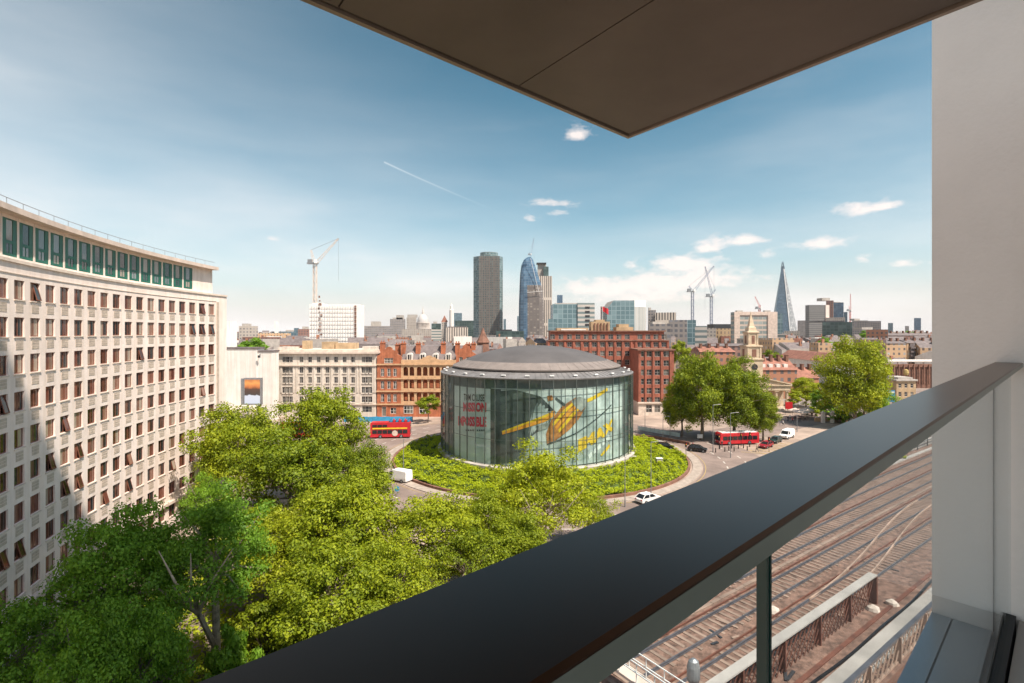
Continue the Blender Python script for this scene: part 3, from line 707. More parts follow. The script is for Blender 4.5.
# ------------------------------------------------------------------ white building with the big screen, cream hotel
X = (1.0, 0.0)
def frontbox(mb, x0, x1, y0, y1, z0, z1, mi=0, mt=None):
    """sides, back and top of a block whose front (y0) is built by facade()"""
    mb.face([(x1, y0, z0), (x1, y1, z0), (x1, y1, z1), (x1, y0, z1)], mi); mb.face([(x0, y1, z0), (x0, y0, z0), (x0, y0, z1), (x0, y1, z1)], mi)
    mb.face([(x1, y1, z0), (x0, y1, z0), (x0, y1, z1), (x1, y1, z1)], mi)
    mb.face([(x0, y0, z1), (x1, y0, z1), (x1, y1, z1), (x0, y1, z1)], mi if mt is None else mt)
Y = 160.0
wb = thing('blank_building', 'plain white windowless block with stepped parapet behind the digital screen', 'building', (PX(250, Y), Y, 0))
b = MB(); x0, x1, xm = PX(214, Y), PX(271.5, Y), PX(256.5, Y)
b.box(x0, xm, Y, Y + 5, 0, ZZ(349, Y)); b.box(xm + .01, x1, Y + .5, Y + 5, 0, ZZ(352, Y))
b.build('wall', M['whitewash'], wb)
b = MB(); b.box(x0 - .2, xm + .2, Y - .2, Y + 5.2, ZZ(349, Y) + .002, ZZ(347.4, Y)); b.box(xm + .21, x1 + .2, Y + .3, Y + 5.2, ZZ(352, Y) + .002, ZZ(350.4, Y))
b.build('coping', M['slate'], wb)
b = MB(); b.box(PX(224, Y), PX(262, Y), Y - 4, Y - .01, 0, ZZ(409, Y)); b.build('porch', M['stone2'], wb)
b = MB(); p = (PX(260, Y), Y - .3, ZZ(356, Y)); b.bar((p[0], Y + .4, p[2] + .6), (p[0], Y - .5, p[2] + .3), .12); b.box(p[0] - .3, p[0] + .3, Y - .9, Y - .35, p[2] - .5, p[2] + .2); b.build('flood_lamp', M['darkmetal'], wb)
Y = 145.5
sc_ = thing('digital_screen', 'tall digital advertising screen showing an orange sunset in grey case', 'screen', (PX(251, Y), Y, ZZ(405, Y)))
b = MB(); b.box(PX(243.8, Y), PX(260.8, Y), Y, Y + 1.2, ZZ(405, Y), ZZ(378, Y)); b.box(PX(240.6, Y), PX(243.7, Y), Y + .15, Y + 1.1, ZZ(405, Y), ZZ(378.6, Y)); b.box(PX(246, Y), PX(247.5, Y), Y + .4, Y + .9, 0, ZZ(405, Y) - .01); b.box(PX(257, Y), PX(258.5, Y), Y + .4, Y + .9, 0, ZZ(405, Y) - .01)
b.build('case', M['greymetal'], sc_)
def screen_mat():
    m, nt, bs = mk('screen_image'); N, L = nt.nodes, nt.links
    uv = N.new('ShaderNodeUVMap'); sp = N.new('ShaderNodeSeparateXYZ'); L.new(uv.outputs[0], sp.inputs[0])
    nz = N.new('ShaderNodeTexNoise'); nz.inputs['Scale'].default_value = 3.5; nz.inputs['Detail'].default_value = 4; L.new(uv.outputs[0], nz.inputs['Vector'])
    a = N.new('ShaderNodeMath'); a.operation = 'MULTIPLY_ADD'; a.inputs[1].default_value = .22; L.new(nz.outputs[0], a.inputs[0]); L.new(sp.outputs[1], a.inputs[2])
    r = N.new('ShaderNodeValToRGB'); e = r.color_ramp.elements
    cols = [(0, (.55, .58, .66)), (.33, (.6, .6, .66)), (.36, (.05, .035, .03)), (.6, (.09, .035, .02)), (.7, (.55, .16, .04)), (.85, (.8, .32, .08)), (1.0, (.5, .16, .05))]
    for i, (q, c) in enumerate(cols):
        el = e[i] if i < 2 else e.new(q); el.position = q; el.color = (*c, 1)
    sb_ = N.new('ShaderNodeMath'); sb_.operation = 'SUBTRACT'; sb_.inputs[1].default_value = .11; L.new(a.outputs[0], sb_.inputs[0])
    L.new(sb_.outputs[0], r.inputs[0]); bs.inputs['Base Color'].default_value = (.02, .02, .02, 1)
    L.new(r.outputs[0], bs.inputs['Emission Color']); bs.inputs['Emission Strength'].default_value = .75; bs.inputs['Roughness'].default_value = .2
    return m
b = MB(); b.face([(PX(244.6, Y), Y - .02, ZZ(403.6, Y)), (PX(260, Y), Y - .02, ZZ(403.6, Y)), (PX(260, Y), Y - .02, ZZ(379.6, Y)), (PX(244.6, Y), Y - .02, ZZ(379.6, Y))], 0, [(0, 0), (1, 0), (1, 1), (0, 1)])
b.build('display', screen_mat(), sc_)

Y = 169.0
hx0, hx1 = PX(276, Y), PX(376, Y)
ht = thing('cream_hotel', 'seven storey cream stone block with dark cornice beside the red brick hospital', 'building', ((hx0 + hx1) / 2, Y, 0))
zt = ZZ(353.6, Y); ops = []; wl_ = []
rows = [(359.6, 1.9), (370, 2.0), (380, 2.0), (390, 2.0), (399.4, 2.0), (409.2, 2.0)]
cols = [(x, 1.15) for x in (284, 287.5, 291)] + [(x, 1.25) for x in (301.4, 310, 318.6, 327.4, 336, 344.6, 353)] + [(x, 1.15) for x in (363.4, 367, 370.4)]
for ri, (py, h) in enumerate(rows):
    for px, ww in cols:
        if ri == 5 and px in (284, 291, 363.4, 370.4): continue
        w_ = 3.2 if ri == 5 and px in (287.5, 367) else ww
        u = PX(px, Y) - hx0; z = ZZ(py, Y); ops.append((u - w_ / 2, u + w_ / 2, z - h / 2, z + h / 2))
        wl_.append((1 - abs(px - 320) * .001 - ri * .01, PX(px, Y), Y + .2, z - h / 2, 0, win_mesh(w_, h, 2 if w_ < 2 else 3, 2, 'greyframe', 'paned', .09)))
b = MB(); facade(b, (hx0, Y), X, hx1 - hx0, 0, zt, ops, .3); frontbox(b, hx0, hx1, Y, Y + 18, 0, zt)
for px in [277.5, 281.5, 293.8, 297, 305.8, 314.3, 323, 331.7, 340.3, 348.8, 357.5, 360.5, 373, 375]: b.box(PX(px, Y) - .3, PX(px, Y) + .3, Y - .18, Y - .002, 8, ZZ(365.5, Y))
for px, ww in cols:
    for ri, (py, h) in enumerate(rows[1:5]): b.box(PX(px, Y) - ww * .62, PX(px, Y) + ww * .62, Y - .22, Y - .003, ZZ(py, Y) - h / 2 - .28, ZZ(py, Y) - h / 2 - .02)
b.build('wall', M['hotel'], ht)
b = MB()
b.box(hx0 - .5, hx1 + .5, Y - .9, Y + 18.3, zt + .003, zt + .7); b.box(hx0 - .2, hx1 + .2, Y - .5, Y - .004, ZZ(366, Y), ZZ(364.6, Y)); b.box(hx0 - .2, hx1 + .2, Y - .4, Y - .004, ZZ(404.6, Y), ZZ(403.8, Y))
b.box(hx0 - .3, hx1 + .3, Y - .3, Y + 17, zt + .71, zt + 1.3)
b.build('cornice', M['stone2'], ht)
for a, c, t, d in ((277, 292, 347, 2), (362, 376, 346.5, 2)): b = MB(); b.box(PX(a, Y), PX(c, Y), Y + .4, Y + d + 4, zt + 1.31, ZZ(t, Y)); b.build('attic', M['hotel'], ht)
for a, c, t, d in ((315, 327, 342.2, 6), (328, 348, 343.4, 7), (296, 301, 341, 5)): b = MB(); b.box(PX(a, Y), PX(c, Y), Y + d, Y + d + 5, zt + 1.31, ZZ(t, Y)); b.build('roof_hut', M['tan'], ht)
do_windows(ht, wl_, 'greyframe', 'paned', 100)

# ------------------------------------------------------------------ red brick hospital with arcaded loggias
hx0, hx1 = PX(376.5, Y), PX(481, Y)
hs_ = thing('brick_hospital', 'ornate red brick hospital with arched loggias, gables and slate mansard roof', 'building', ((hx0 + hx1) / 2, Y, 0))
b = MB(); wl_ = []; yl = Y
# left gabled bay
gx0, gx1 = PX(377, Y), PX(401, Y); zg = ZZ(357, Y); ops = []
def hw(px, py, w_, h, fr='whiteframe', c=2, r_=2, org=0):
    u = PX(px, Y) - org; z = ZZ(py, Y); ops.append((u - w_ / 2, u + w_ / 2, z - h / 2, z + h / 2)); wl_.append((1, PX(px, Y), Y + .2, z - h / 2, 0, win_mesh(w_, h, c, r_, fr, 'paned', .1)))
for py in (372.4, 385, 398): [hw(px, py, 1.15, 2.6, org=gx0) for px in (382.5, 389, 395)]
hw(388.6, 360.6, 2.9, 1.7, c=3, org=gx0); hw(384, 411.5, 1.4, 3.2, c=1, r_=1, org=gx0); hw(393.3, 410.8, 1.9, 2.0, org=gx0)
facade(b, (gx0, Y), X, gx1 - gx0, 0, zg, ops, .3); 
gm = (gx0 + gx1) / 2; hw2 = (gx1 - gx0) / 2
gp = [(-1, 0), (1, 0), (1, .1), (.66, .35), (.62, .62), (.3, .75), (.24, 1.0), (0, 1.12), (-.24, 1.0), (-.3, .75), (-.62, .62), (-.66, .35), (-1, .1)]
zt = ZZ(346.5, Y)
def gable(mb, xc, hwd, z0, z1, y0, th, mi):
    f1 = [(xc + p[0] * hwd, y0, z0 + p[1] * (z1 - z0) / 1.12) for p in gp]; f2 = [(p[0], y0 + th, p[2]) for p in f1]
    mb.face(f1, mi); mb.face(list(reversed(f2)), mi)
    for i in range(len(f1)): j = (i + 1) % len(f1); mb.face([f1[i], f2[i], f2[j], f1[j]], mi)
gable(b, gm, hw2, zg, zt, Y, .5, 0); frontbox(b, gx0, gx1, Y, Y + 14, 0, zg - .003)
# right gabled bay
rx0, rx1 = PX(456, Y), PX(481, Y); ops = []
for py in (361, 372.4, 385, 398): [hw(px, py, 1.15, 2.6, org=rx0) for px in (461, 468, 475)]
facade(b, (rx0, Y), X, rx1 - rx0, 0, ZZ(355, Y), ops, .3); gable(b, (rx0 + rx1) / 2 - 1, hw2 * .85, ZZ(355, Y), ZZ(344.5, Y), Y, .5, 0); frontbox(b, rx0, rx1, Y, Y + 14, 0, ZZ(355, Y) - .003)
# middle: three storeys of arches, set back wall behind
mx0, mx1 = gx1 + .01, rx0 - .01; zr = ZZ(361.5, Y)
b.box(mx0, mx1, Y + 2.2, Y + 14, 0, zr)
arches = [405.7, 411.8, 419, 425.2, 431.4, 437.6, 444, 450.2]
bands = [(377.5, 366.6), (390.2, 379.2), (403, 392)]
ar = MB(); aw = .78; segs = 8
def arch_wall(mb, u0, u1, z0, z1, xs, w_, zs, ztop, y0, th):
    """front wall with round headed openings at xs"""
    pts = [u0] + [x for c in xs for x in (c - w_, c + w_)] + [u1]
    for k in range(0, len(pts), 2): mb.box(pts[k], pts[k + 1], y0, y0 + th, z0, z1)
    for c in xs:
        mb.box(c - w_ + .001, c + w_ - .001, y0 + .01, y0 + th - .01, z0, zs)
        sp_ = ztop - w_
        for k in range(segs):
            t0, t1 = math.pi * k / segs, math.pi * (k + 1) / segs
            p0, p1 = (c - w_ * math.cos(t0), sp_ + w_ * math.sin(t0)), (c - w_ * math.cos(t1), sp_ + w_ * math.sin(t1))
            mb.face([(p0[0], y0, p0[1]), (p1[0], y0, p1[1]), (p1[0], y0, z1), (p0[0], y0, z1)]); mb.face([(p0[0], y0, p0[1]), (p0[0], y0 + th, p0[1]), (p1[0], y0 + th, p1[1]), (p1[0], y0, p1[1])])
for bi, (pb, pt) in enumerate(bands):
    zb, z1 = ZZ(pb, Y), ZZ(pt, Y); arch_wall(ar, mx0, mx1, zb - .45, z1 + .5, [PX(a, Y) for a in arches], aw, zb + .55, z1 - .1, Y, .45)
ar.build('loggia', M['terracotta'], hs_)
b.box(mx0, mx1, Y + .004, Y + .4, 0, ZZ(404.3, Y)); 
for z_ in (ZZ(391, Y), ZZ(378.2, Y)): b.box(mx0, mx1, Y - .15, Y - .002, z_ - .55, z_ - .1)
tb = MB()
for z_ in (ZZ(404.3, Y), ZZ(391.3, Y), ZZ(378.6, Y), ZZ(364.5, Y)): tb.box(gx0 - .1, rx1 + .1, Y - .35, Y - .16, z_ - .2, z_ + .25)
tb.box(mx0, mx1, Y - .16, Y + 2.3, ZZ(364.5, Y) + .26, zr + .5); gable(tb, PX(429, Y), 3.4, zr + .5, zr + 2.0, Y - .1, .3, 0)
tb.build('string_course', M['terracotta'], hs_)
gw = win_mesh(3.1, 2.6, 3, 2, 'whiteframe', 'paned', .14); wl_.append((1, PX(408.5, Y), Y - .01, ZZ(413.5, Y), 0, gw)); wl_.append((1, PX(424, Y), Y - .01, ZZ(413.5, Y), 0, gw))
b.build('wall', M['redbrick'], hs_)
rf = MB(); ze = ZZ(346.2, Y)
rf.face([(gx0, Y + 1, zg), (gx0, Y + 13, zg), (gm, Y + 13, zt - 1.4), (gm, Y + 1, zt - 1.4)]); rf.face([(gx1, Y + 1, zg), (gm, Y + 1, zt - 1.4), (gm, Y + 13, zt - 1.4), (gx1, Y + 13, zg)])
rf.face([(gm, Y + 1, zt - 1.4), (gx1, Y + 1, zg), (gx0, Y + 1, zg)]); rf.face([(gx0, Y + 13, zg), (gx1, Y + 13, zg), (gm, Y + 13, zt - 1.4)])
rf.loft([[(mx0, Y + 1.2, zr + .5), (rx1, Y + 1.2, zr + .5), (rx1, Y + 14, zr + .5), (mx0, Y + 14, zr + .5)], [(mx0, Y + 4.6, ze), (rx1, Y + 4.6, ze), (rx1, Y + 11, ze), (mx0, Y + 11, ze)]])
rfo = rf.build('roof', M['slate'], hs_)
for px in (409, 422, 435, 448):
    d = MB(); x = PX(px, Y); z0 = ZZ(361.3, Y); d.box(x - .95, x + .95, Y + 1.0, Y + 4, z0, z0 + 2.0); d.lathe([(.95, 0), (0.001, 0)], (0, 0), 4)
    d.v = d.v[:24]; d.f = d.f[:6]; d.m = d.m[:6]; d.uv = d.uv[:6]
    ap = [(x - .95 * math.cos(math.pi * k / 8), z0 + 2.0 + .75 * math.sin(math.pi * k / 8)) for k in range(9)]
    d.face([(q[0], Y + 1.0, q[1]) for q in ap]); d.loft([[(q[0], Y + 1.0, q[1]) for q in ap], [(q[0], Y + 4, q[1]) for q in ap]], closed=False, cap0=False, cap1=False)
    do = d.build('dormer', M['whiteframe'], hs_); g_ = MB(); g_.box(x - .6, x - .08, Y + .95, Y + .99, z0 + .5, z0 + 2.1); g_.box(x + .08, x + .6, Y + .95, Y + .99, z0 + .5, z0 + 2.1)
    po = g_.build('pane', M['paned'], hs_); po.parent = do
for px, pt in ((379.5, 343.5), (401.3, 344), (416.5, 344.3), (442, 344), (456.5, 344), (467, 345), (472.5, 344.5), (395, 345.5)):
    c_ = MB(); x = PX(px, Y); y_ = Y + (3.5 if px in (379.5, 467, 472.5, 395) else 2.6); c_.box(x - .75, x + .75, y_, y_ + 1.6, zg - 1, ZZ(pt, Y)); c_.box(x - .9, x + .9, y_ - .15, y_ + 1.75, ZZ(pt, Y) + .003, ZZ(pt, Y) + .3)
    for k in (-.4, .4): c_.tube((x + k, y_ + .8, ZZ(pt, Y) + .3), (x + k, y_ + .8, ZZ(pt, Y) + .9), .2, .17, 8)
    c_.build('chimney', M['redbrick'], hs_)
do_windows(hs_, wl_, 'whiteframe', 'paned', 100)
# conical turret behind the drum's left shoulder
t_ = MB(); x = PX(483, 182); rr_ = [[(x + q * math.cos(2 * math.pi * k / 8), 182 + q * math.sin(2 * math.pi * k / 8), z) for k in range(8)] for q, z in ((2.1, 18), (2.1, 24.2), (2.5, 24.3), (1.3, 26.5), (.1, 29.5))]
t_.loft(rr_); tag(t_.build('roof_turret', M['brown_brick']), 'brown pointed turret rising behind the left shoulder of the domed cinema', 'turret')

# ------------------------------------------------------------------ red brick office building behind the cinema
of = thing('brick_office', 'large red brick office building with roof flag and front wing behind cinema', 'building', (PX(605, 185), 185, 0))
Y = 185.0; b = MB(); wl_ = []
ox0, ox1 = PX(549, Y), PX(668, Y); zt = ZZ(341, Y)
pxs = [552.5, 561, 569.5, 578, 586.2, 594.4, 602.6, 610.8, 619, 627.2, 640, 648, 656, 664]
ops = []
for ri in range(8):
    py = 344.6 + 8.85 * ri
    for px in pxs:
        u = PX(px, Y) - ox0; z = ZZ(py, Y); ops.append((u - .85, u + .85, z - .9, z + .9)); wl_.append((1 - ri * .05 + px * .0001, PX(px, Y), Y + .2, z - .9, 0, win_mesh(1.7, 1.8, 2, 2, 'greyframe', 'paned', .11)))
facade(b, (ox0, Y), X, ox1 - ox0, 0, zt, ops, .3); frontbox(b, ox0, ox1, Y, Y + 16, 0, zt)
for px in [548.7, 557, 565, 574, 582, 590.3, 598.5, 606.7, 615, 623, 631.5, 636, 644, 652, 660, 668]: b.box(PX(px, Y) - .35, PX(px, Y) + .35, Y - .3, Y - .003, 0, zt)
# attic set back
ax0, ax1 = PX(551, Y + 1.5), PX(664, Y + 1.5); ops = []; zt2 = ZZ(331.6, Y)
for px in pxs:
    u = PX(px, Y + 1.5) - ax0; ops.append((u - .9, u + .9, zt + .6, zt + 2.4)); wl_.append((1.2, PX(px, Y + 1.5), Y + 1.7, zt + .6, 0, win_mesh(1.8, 1.8, 2, 2, 'greyframe', 'paned', .11)))
facade(b, (ax0, Y + 1.5), X, ax1 - ax0, zt + .004, zt2, ops, .3); frontbox(b, ax0, ax1, Y + 1.5, Y + 15, zt + .004, zt2)
# wing
Yw = 172.0; wx0, wx1 = PX(638.5, Yw), PX(674, Yw); zw = ZZ(350.5, Yw); ops = []
wc = [642.5, 649, 657.4, 666.2]
for ri in range(6):
    z = ZZ(354 + 9.2 * ri, Yw)
    for px in wc:
        w_ = 1.0 if px == 642.5 else 1.8
        u = PX(px, Yw) - wx0; ops.append((u - w_ / 2, u + w_ / 2, z - .95, z + .95)); wl_.append((2, PX(px, Yw), Yw + .2, z - .95, 0, win_mesh(w_, 1.9, 1 if w_ < 1.5 else 2, 2, 'greyframe', 'paned', .11)))
facade(b, (wx0, Yw), X, wx1 - wx0, 4.3, zw, ops, .3); frontbox(b, wx0, wx1, Yw, Y - .01, 4.3, zw)
for px in (645.6, 653.3, 661.8, 670.6): b.box(PX(px, Yw) - .3, PX(px, Yw) + .3, Yw - .28, Yw - .003, 4.3, zw)
b.build('wall', M['redbrick2'], of)
b = MB(); ops = []
for px in wc[1:]:
    u = PX(px, Yw) - wx0; ops.append((u - 1, u + 1, 1, 3.5)); wl_.append((2, PX(px, Yw), Yw + .2, 1, 0, win_mesh(2, 2.5, 2, 2, 'greyframe', 'paned', .11)))
facade(b, (wx0, Yw), X, wx1 - wx0, 0, 4.296, ops, .3); frontbox(b, wx0, wx1, Yw, Y - .01, 0, 4.296); b.box(wx0 - .3, wx1 + .3, Yw - .45, Yw - .005, 4.0, 4.5)
b.build('stone_base', M['stone2'], of)
b = MB(); b.box(ox0 - .4, ox1 + .3, Y - .5, Y + 1.4, zt + .006, zt + .35); b.box(ax0 - .5, ax1 + .5, Y + .9, Y + 15.4, zt2 + .004, zt2 + .4); b.box(wx0 - .4, wx1 + .4, Yw - .5, Y - .6, zw + .004, zw + .45)
b.build('cornice', M['brown_brick'], of)
Yp = 190
for a, c, t, d in ((557, 588, 328, 0), (592, 611, 321.5, 2), (597, 606, 319.5, 3), (617, 634, 327, 1), (620, 630, 324, 2)): b = MB(); b.box(PX(a, Yp), PX(c, Yp), Yp + d, Yp + 7 + d * .2, zt2 + .41, ZZ(t, Yp)); b.build('roof_hut', M['tan'], of)
for k in range(5): b = MB(); b.box(PX(595 + 3.2 * k, Yp), PX(596.2 + 3.2 * k, Yp), Yp + 1.6, Yp + 1.99, zt2 + .5, ZZ(323, Yp)); b.build('hut_opening', M['brown_brick'], of)
b = MB(); b.box(PX(561, Yp), PX(586, Yp), Yp - .3, Yp - .02, zt2 + .5, ZZ(329, Yp)); b.build('roof_parapet', M['whitewash'], of)
b = MB(); x = PX(604.5, Yp); b.tube((x, Yp + 4, ZZ(321, Yp)), (x, Yp + 4, ZZ(305, Yp)), .08, .05); fp = b.build('flagpole', M['white'], of)
b = MB(); z1 = ZZ(306, Yp)
for k in range(6):
    u0, u1 = k / 6, (k + 1) / 6; wv = lambda q: .3 * math.sin(q * 7)
    b.face([(x + .05 + u0 * 2.2, Yp + 4 + wv(u0), z1 - 1.7 - u0 * 1.5), (x + .05 + u1 * 2.2, Yp + 4 + wv(u1), z1 - 1.7 - u1 * 1.5), (x + .05 + u1 * 2.2, Yp + 4 + wv(u1), z1 - u1 * .9), (x + .05 + u0 * 2.2, Yp + 4 + wv(u0), z1 - u0 * .9)])
fl = b.build('flag', M['red'], of); fl.parent = fp
do_windows(of, wl_, 'greyframe', 'paned', 100)

# ------------------------------------------------------------------ church with portico and spire
Y = 184.0; xc = PX(761, Y)
ch = thing('church', 'pale stone church with columned portico and slender clock spire behind trees', 'church', (xc, Y, 0))
M['church'] = mat('church_stone', (0.56, 0.44, 0.31), .85, .14, .4)
zE = ZZ(386, Y); zA = ZZ(376.8, Y); hw_ = 10.6
b = MB(); b.box(xc - hw_ + .4, xc + hw_ - .4, Y + 4, Y + 26, 0, zE - .02)
b.build('wall', M['church'], ch)
b = MB(); b.box(xc - hw_, xc + hw_, Y, Y + 4, zE - 1.6, zE); b.box(xc - hw_ - .4, xc + hw_ + .4, Y - .4, Y + 4.2, zE + .003, zE + .4)
b.face([(xc - hw_, Y + .1, zE + .4), (xc + hw_, Y + .1, zE + .4), (xc, Y + .1, zA - .3)])
for s_ in (-1, 1): b.loft([[(xc + s_ * (hw_ + .4), Y - .4, zE + .41), (xc + s_ * (hw_ + .4), Y + 4.2, zE + .41), (xc + s_ * (hw_ + .4), Y + 4.2, zE + .8), (xc + s_ * (hw_ + .4), Y - .4, zE + .8)], [(xc + s_ * .01, Y - .4, zA - .4), (xc + s_ * .01, Y + 4.2, zA - .4), (xc + s_ * .01, Y + 4.2, zA), (xc + s_ * .01, Y - .4, zA)]])
b.build('pediment', M['church'], ch)
b = MB(); b.box(xc - hw_ - .3, xc + hw_ + .3, Y - 1, Y + 4, 0, .6); b.build('steps', M['stone2'], ch)
for k in range(6):
    c_ = MB(); x = xc - hw_ + .9 + k * (2 * hw_ - 1.8) / 5; c_.tube((x, Y + .9, .61), (x, Y + .9, zE - 2.1), .62, .52, 14); c_.box(x - .75, x + .75, Y + .15, Y + 1.65, zE - 2.1, zE - 1.604); c_.build('column', M['church'], ch)
b = MB(); b.loft([[(xc - hw_, Y + 4.3, zE + .1), (xc - hw_, Y + 26, zE + .1), (xc - hw_, Y + 26, zE + .3), (xc - hw_, Y + 4.3, zE + .3)], [(xc, Y + 4.3, zA - .4), (xc, Y + 26, zA - .4), (xc, Y + 26, zA - .2), (xc, Y + 4.3, zA - .2)], [(xc + hw_, Y + 4.3, zE + .1), (xc + hw_, Y + 26, zE + .1), (xc + hw_, Y + 26, zE + .3), (xc + hw_, Y + 4.3, zE + .3)]])
b.build('roof', M['slate'], ch)
Yt = 190.0; xt = PX(750.8, Yt)
b = MB()
def sq(hw, z): return [(xt - hw, Yt - hw, z), (xt + hw, Yt - hw, z), (xt + hw, Yt + hw, z), (xt - hw, Yt + hw, z)]
b.loft([sq(3.0, 8), sq(3.0, ZZ(360, Yt)), sq(3.3, ZZ(359.5, Yt)), sq(3.3, ZZ(358.3, Yt)), sq(2.7, ZZ(358, Yt)), sq(2.7, ZZ(347, Yt)), sq(3.0, ZZ(346.6, Yt)), sq(3.0, ZZ(345.2, Yt)), sq(1.9, ZZ(344.8, Yt)), sq(1.9, ZZ(333.5, Yt)), sq(2.2, ZZ(333, Yt)), sq(2.2, ZZ(331.6, Yt)), sq(1.5, ZZ(331, Yt)), sq(1.35, ZZ(327.5, Yt)), sq(.95, ZZ(326.6, Yt)), sq(.14, ZZ(314, Yt)), sq(.05, ZZ(311.5, Yt))])
for s in (-1, 1):
    for hw, za, zb in ((2.72, 358, 347), (1.92, 344.8, 333.5)):
        for i in (-1, 1): b.box(xt + i * hw * .82 - .25, xt + i * hw * .82 + .25, Yt + s * hw - (.12 if s < 0 else 0), Yt + s * hw + (.12 if s > 0 else 0), ZZ(za, Yt), ZZ(zb, Yt))
b.build('spire', M['church'], ch)
b = MB()
for hw, za, zb, w_ in ((2.72, 356.5, 349, .8), (1.92, 343.6, 335.6, .55)):
    b.box(xt - w_, xt + w_, Yt - hw - .03, Yt - hw + .1, ZZ(za, Yt), ZZ(zb, Yt)); b.box(xt + hw - .1, xt + hw + .03, Yt - w_, Yt + w_, ZZ(za, Yt), ZZ(zb, Yt)); b.box(xt - hw - .03, xt - hw + .1, Yt - w_, Yt + w_, ZZ(za, Yt), ZZ(zb, Yt))
b.build('belfry_opening', M['brown_brick'], ch)
b = MB(); zc = ZZ(366.5, Yt); b.tube((xt, Yt - 3.08, zc), (xt, Yt - 3.0, zc), 1.15, 1.15, 20); co = b.build('clock_face', M['darkmetal'], ch)
b = MB(); b.bar((xt, Yt - 3.1, zc), (xt, Yt - 3.1, zc + .95), .14, .03); b.bar((xt, Yt - 3.1, zc), (xt + .6, Yt - 3.1, zc - .2), .14, .03)
h_ = b.build('clock_hands', M['terracotta'], ch); h_.parent = co

# ------------------------------------------------------------------ skyline
G = {}
def gm(name, *a, **k): G[name] = grid(name, *a, **k)
gm('sheeting', (.74, .70, .66), (.76, .72, .68), 3.0, 2.6, .97, .95, glass2=(.84, .81, .77), rough=.8, spec=.1)
gm('bluegrid', (.10, .14, .16), (.07, .12, .15), 3.0, 3.8, .9, .8, glass2=(.16, .24, .28), rough=.15)
gm('tealglass', (.22, .30, .32), (.10, .17, .19), 4.0, 3.9, .86, .86, glass2=(.19, .28, .30), rough=.12)
gm('tower_grid', (.16, .135, .115), (.05, .085, .09), 2.6, 3.4, .55, .68, glass2=(.13, .18, .18), rough=.15)
gm('tower_glass', (.16, .19, .19), (.07, .13, .14), 2.6, 3.4, .8, .75, glass2=(.22, .32, .33), rough=.12)
gm('vase_glass', (.08, .13, .19), (.05, .10, .16), 3.0, 3.6, .9, .85, glass2=(.10, .18, .26), rough=.15, spec=.7)
gm('vase_clad', (.15, .13, .12), (.12, .10, .09), 3.0, 3.6, .6, .6, glass2=(.3, .26, .22), rough=.3)
gm('white_strips', (.52, .47, .42), (.16, .20, .20), 400, 3.8, 1.0, .48, glass2=(.2, .25, .25), rough=.2)
gm('dark_strips', (.20, .19, .18), (.10, .10, .10), 400, 3.6, 1.0, .5, glass2=(.13, .13, .13), rough=.3)
gm('grey_grid', (.28, .25, .23), (.10, .10, .11), 3.2, 3.4, .6, .55, rough=.3)
gm('pale_grid', (.40, .35, .30), (.14, .13, .13), 3.0, 3.3, .5, .5, rough=.3)
gm('stripe_vert', (.60, .52, .44), (.07, .06, .055), 3.2, 40, .45, .9, rough=.3)
gm('tan_slots', (.60, .42, .24), (.16, .11, .08), 3.4, 4.2, .35, .66, rough=.4)
gm('brick_grid', (.38, .17, .10), (.08, .07, .07), 3.0, 3.2, .45, .5, rough=.3)
gm('buff_grid', (.52, .34, .20), (.10, .08, .07), 3.4, 3.1, .4, .5, rough=.3, glass2=(.5, .5, .48))
gm('brown_grid', (.26, .14, .11), (.08, .06, .06), 3.4, 3.4, .5, .55, rough=.3)
gm('frame_glass', (.50, .40, .33), (.20, .23, .22), 3.6, 3.7, .93, .62, glass2=(.34, .37, .35), rough=.2)
gm('frame_band', (.62, .50, .42), (.36, .30, .27), 400, 3.7, 1.0, .42, rough=.4)
gm('shard_glass', (.08, .12, .16), (.05, .09, .13), 5, 7, .88, .86, glass2=(.09, .15, .21), rough=.2, spec=.4)
gm('shard_pale', (.22, .22, .22), (.18, .19, .20), 5, 7, .88, .86, glass2=(.48, .48, .48), rough=.25)
gm('dark_green', (.05, .08, .075), (.03, .055, .055), 4, 3.6, .85, .8, glass2=(.10, .15, .14), rough=.15)
gm('white_fins', (.50, .47, .43), (.30, .33, .32), 1.9, 400, .5, 1.0, glass2=(.45, .47, .45), rough=.3)
def quad_fp(x0, x1, y0, y1, rot=0):
    cx, cy = (x0 + x1) / 2, (y0 + y1) / 2; c, s = math.cos(R(rot)), math.sin(R(rot))
    return [(cx + (x - cx) * c - (y - cy) * s, cy + (x - cx) * s + (y - cy) * c) for x, y in ((x0, y0), (x1, y0), (x1, y1), (x0, y1))]
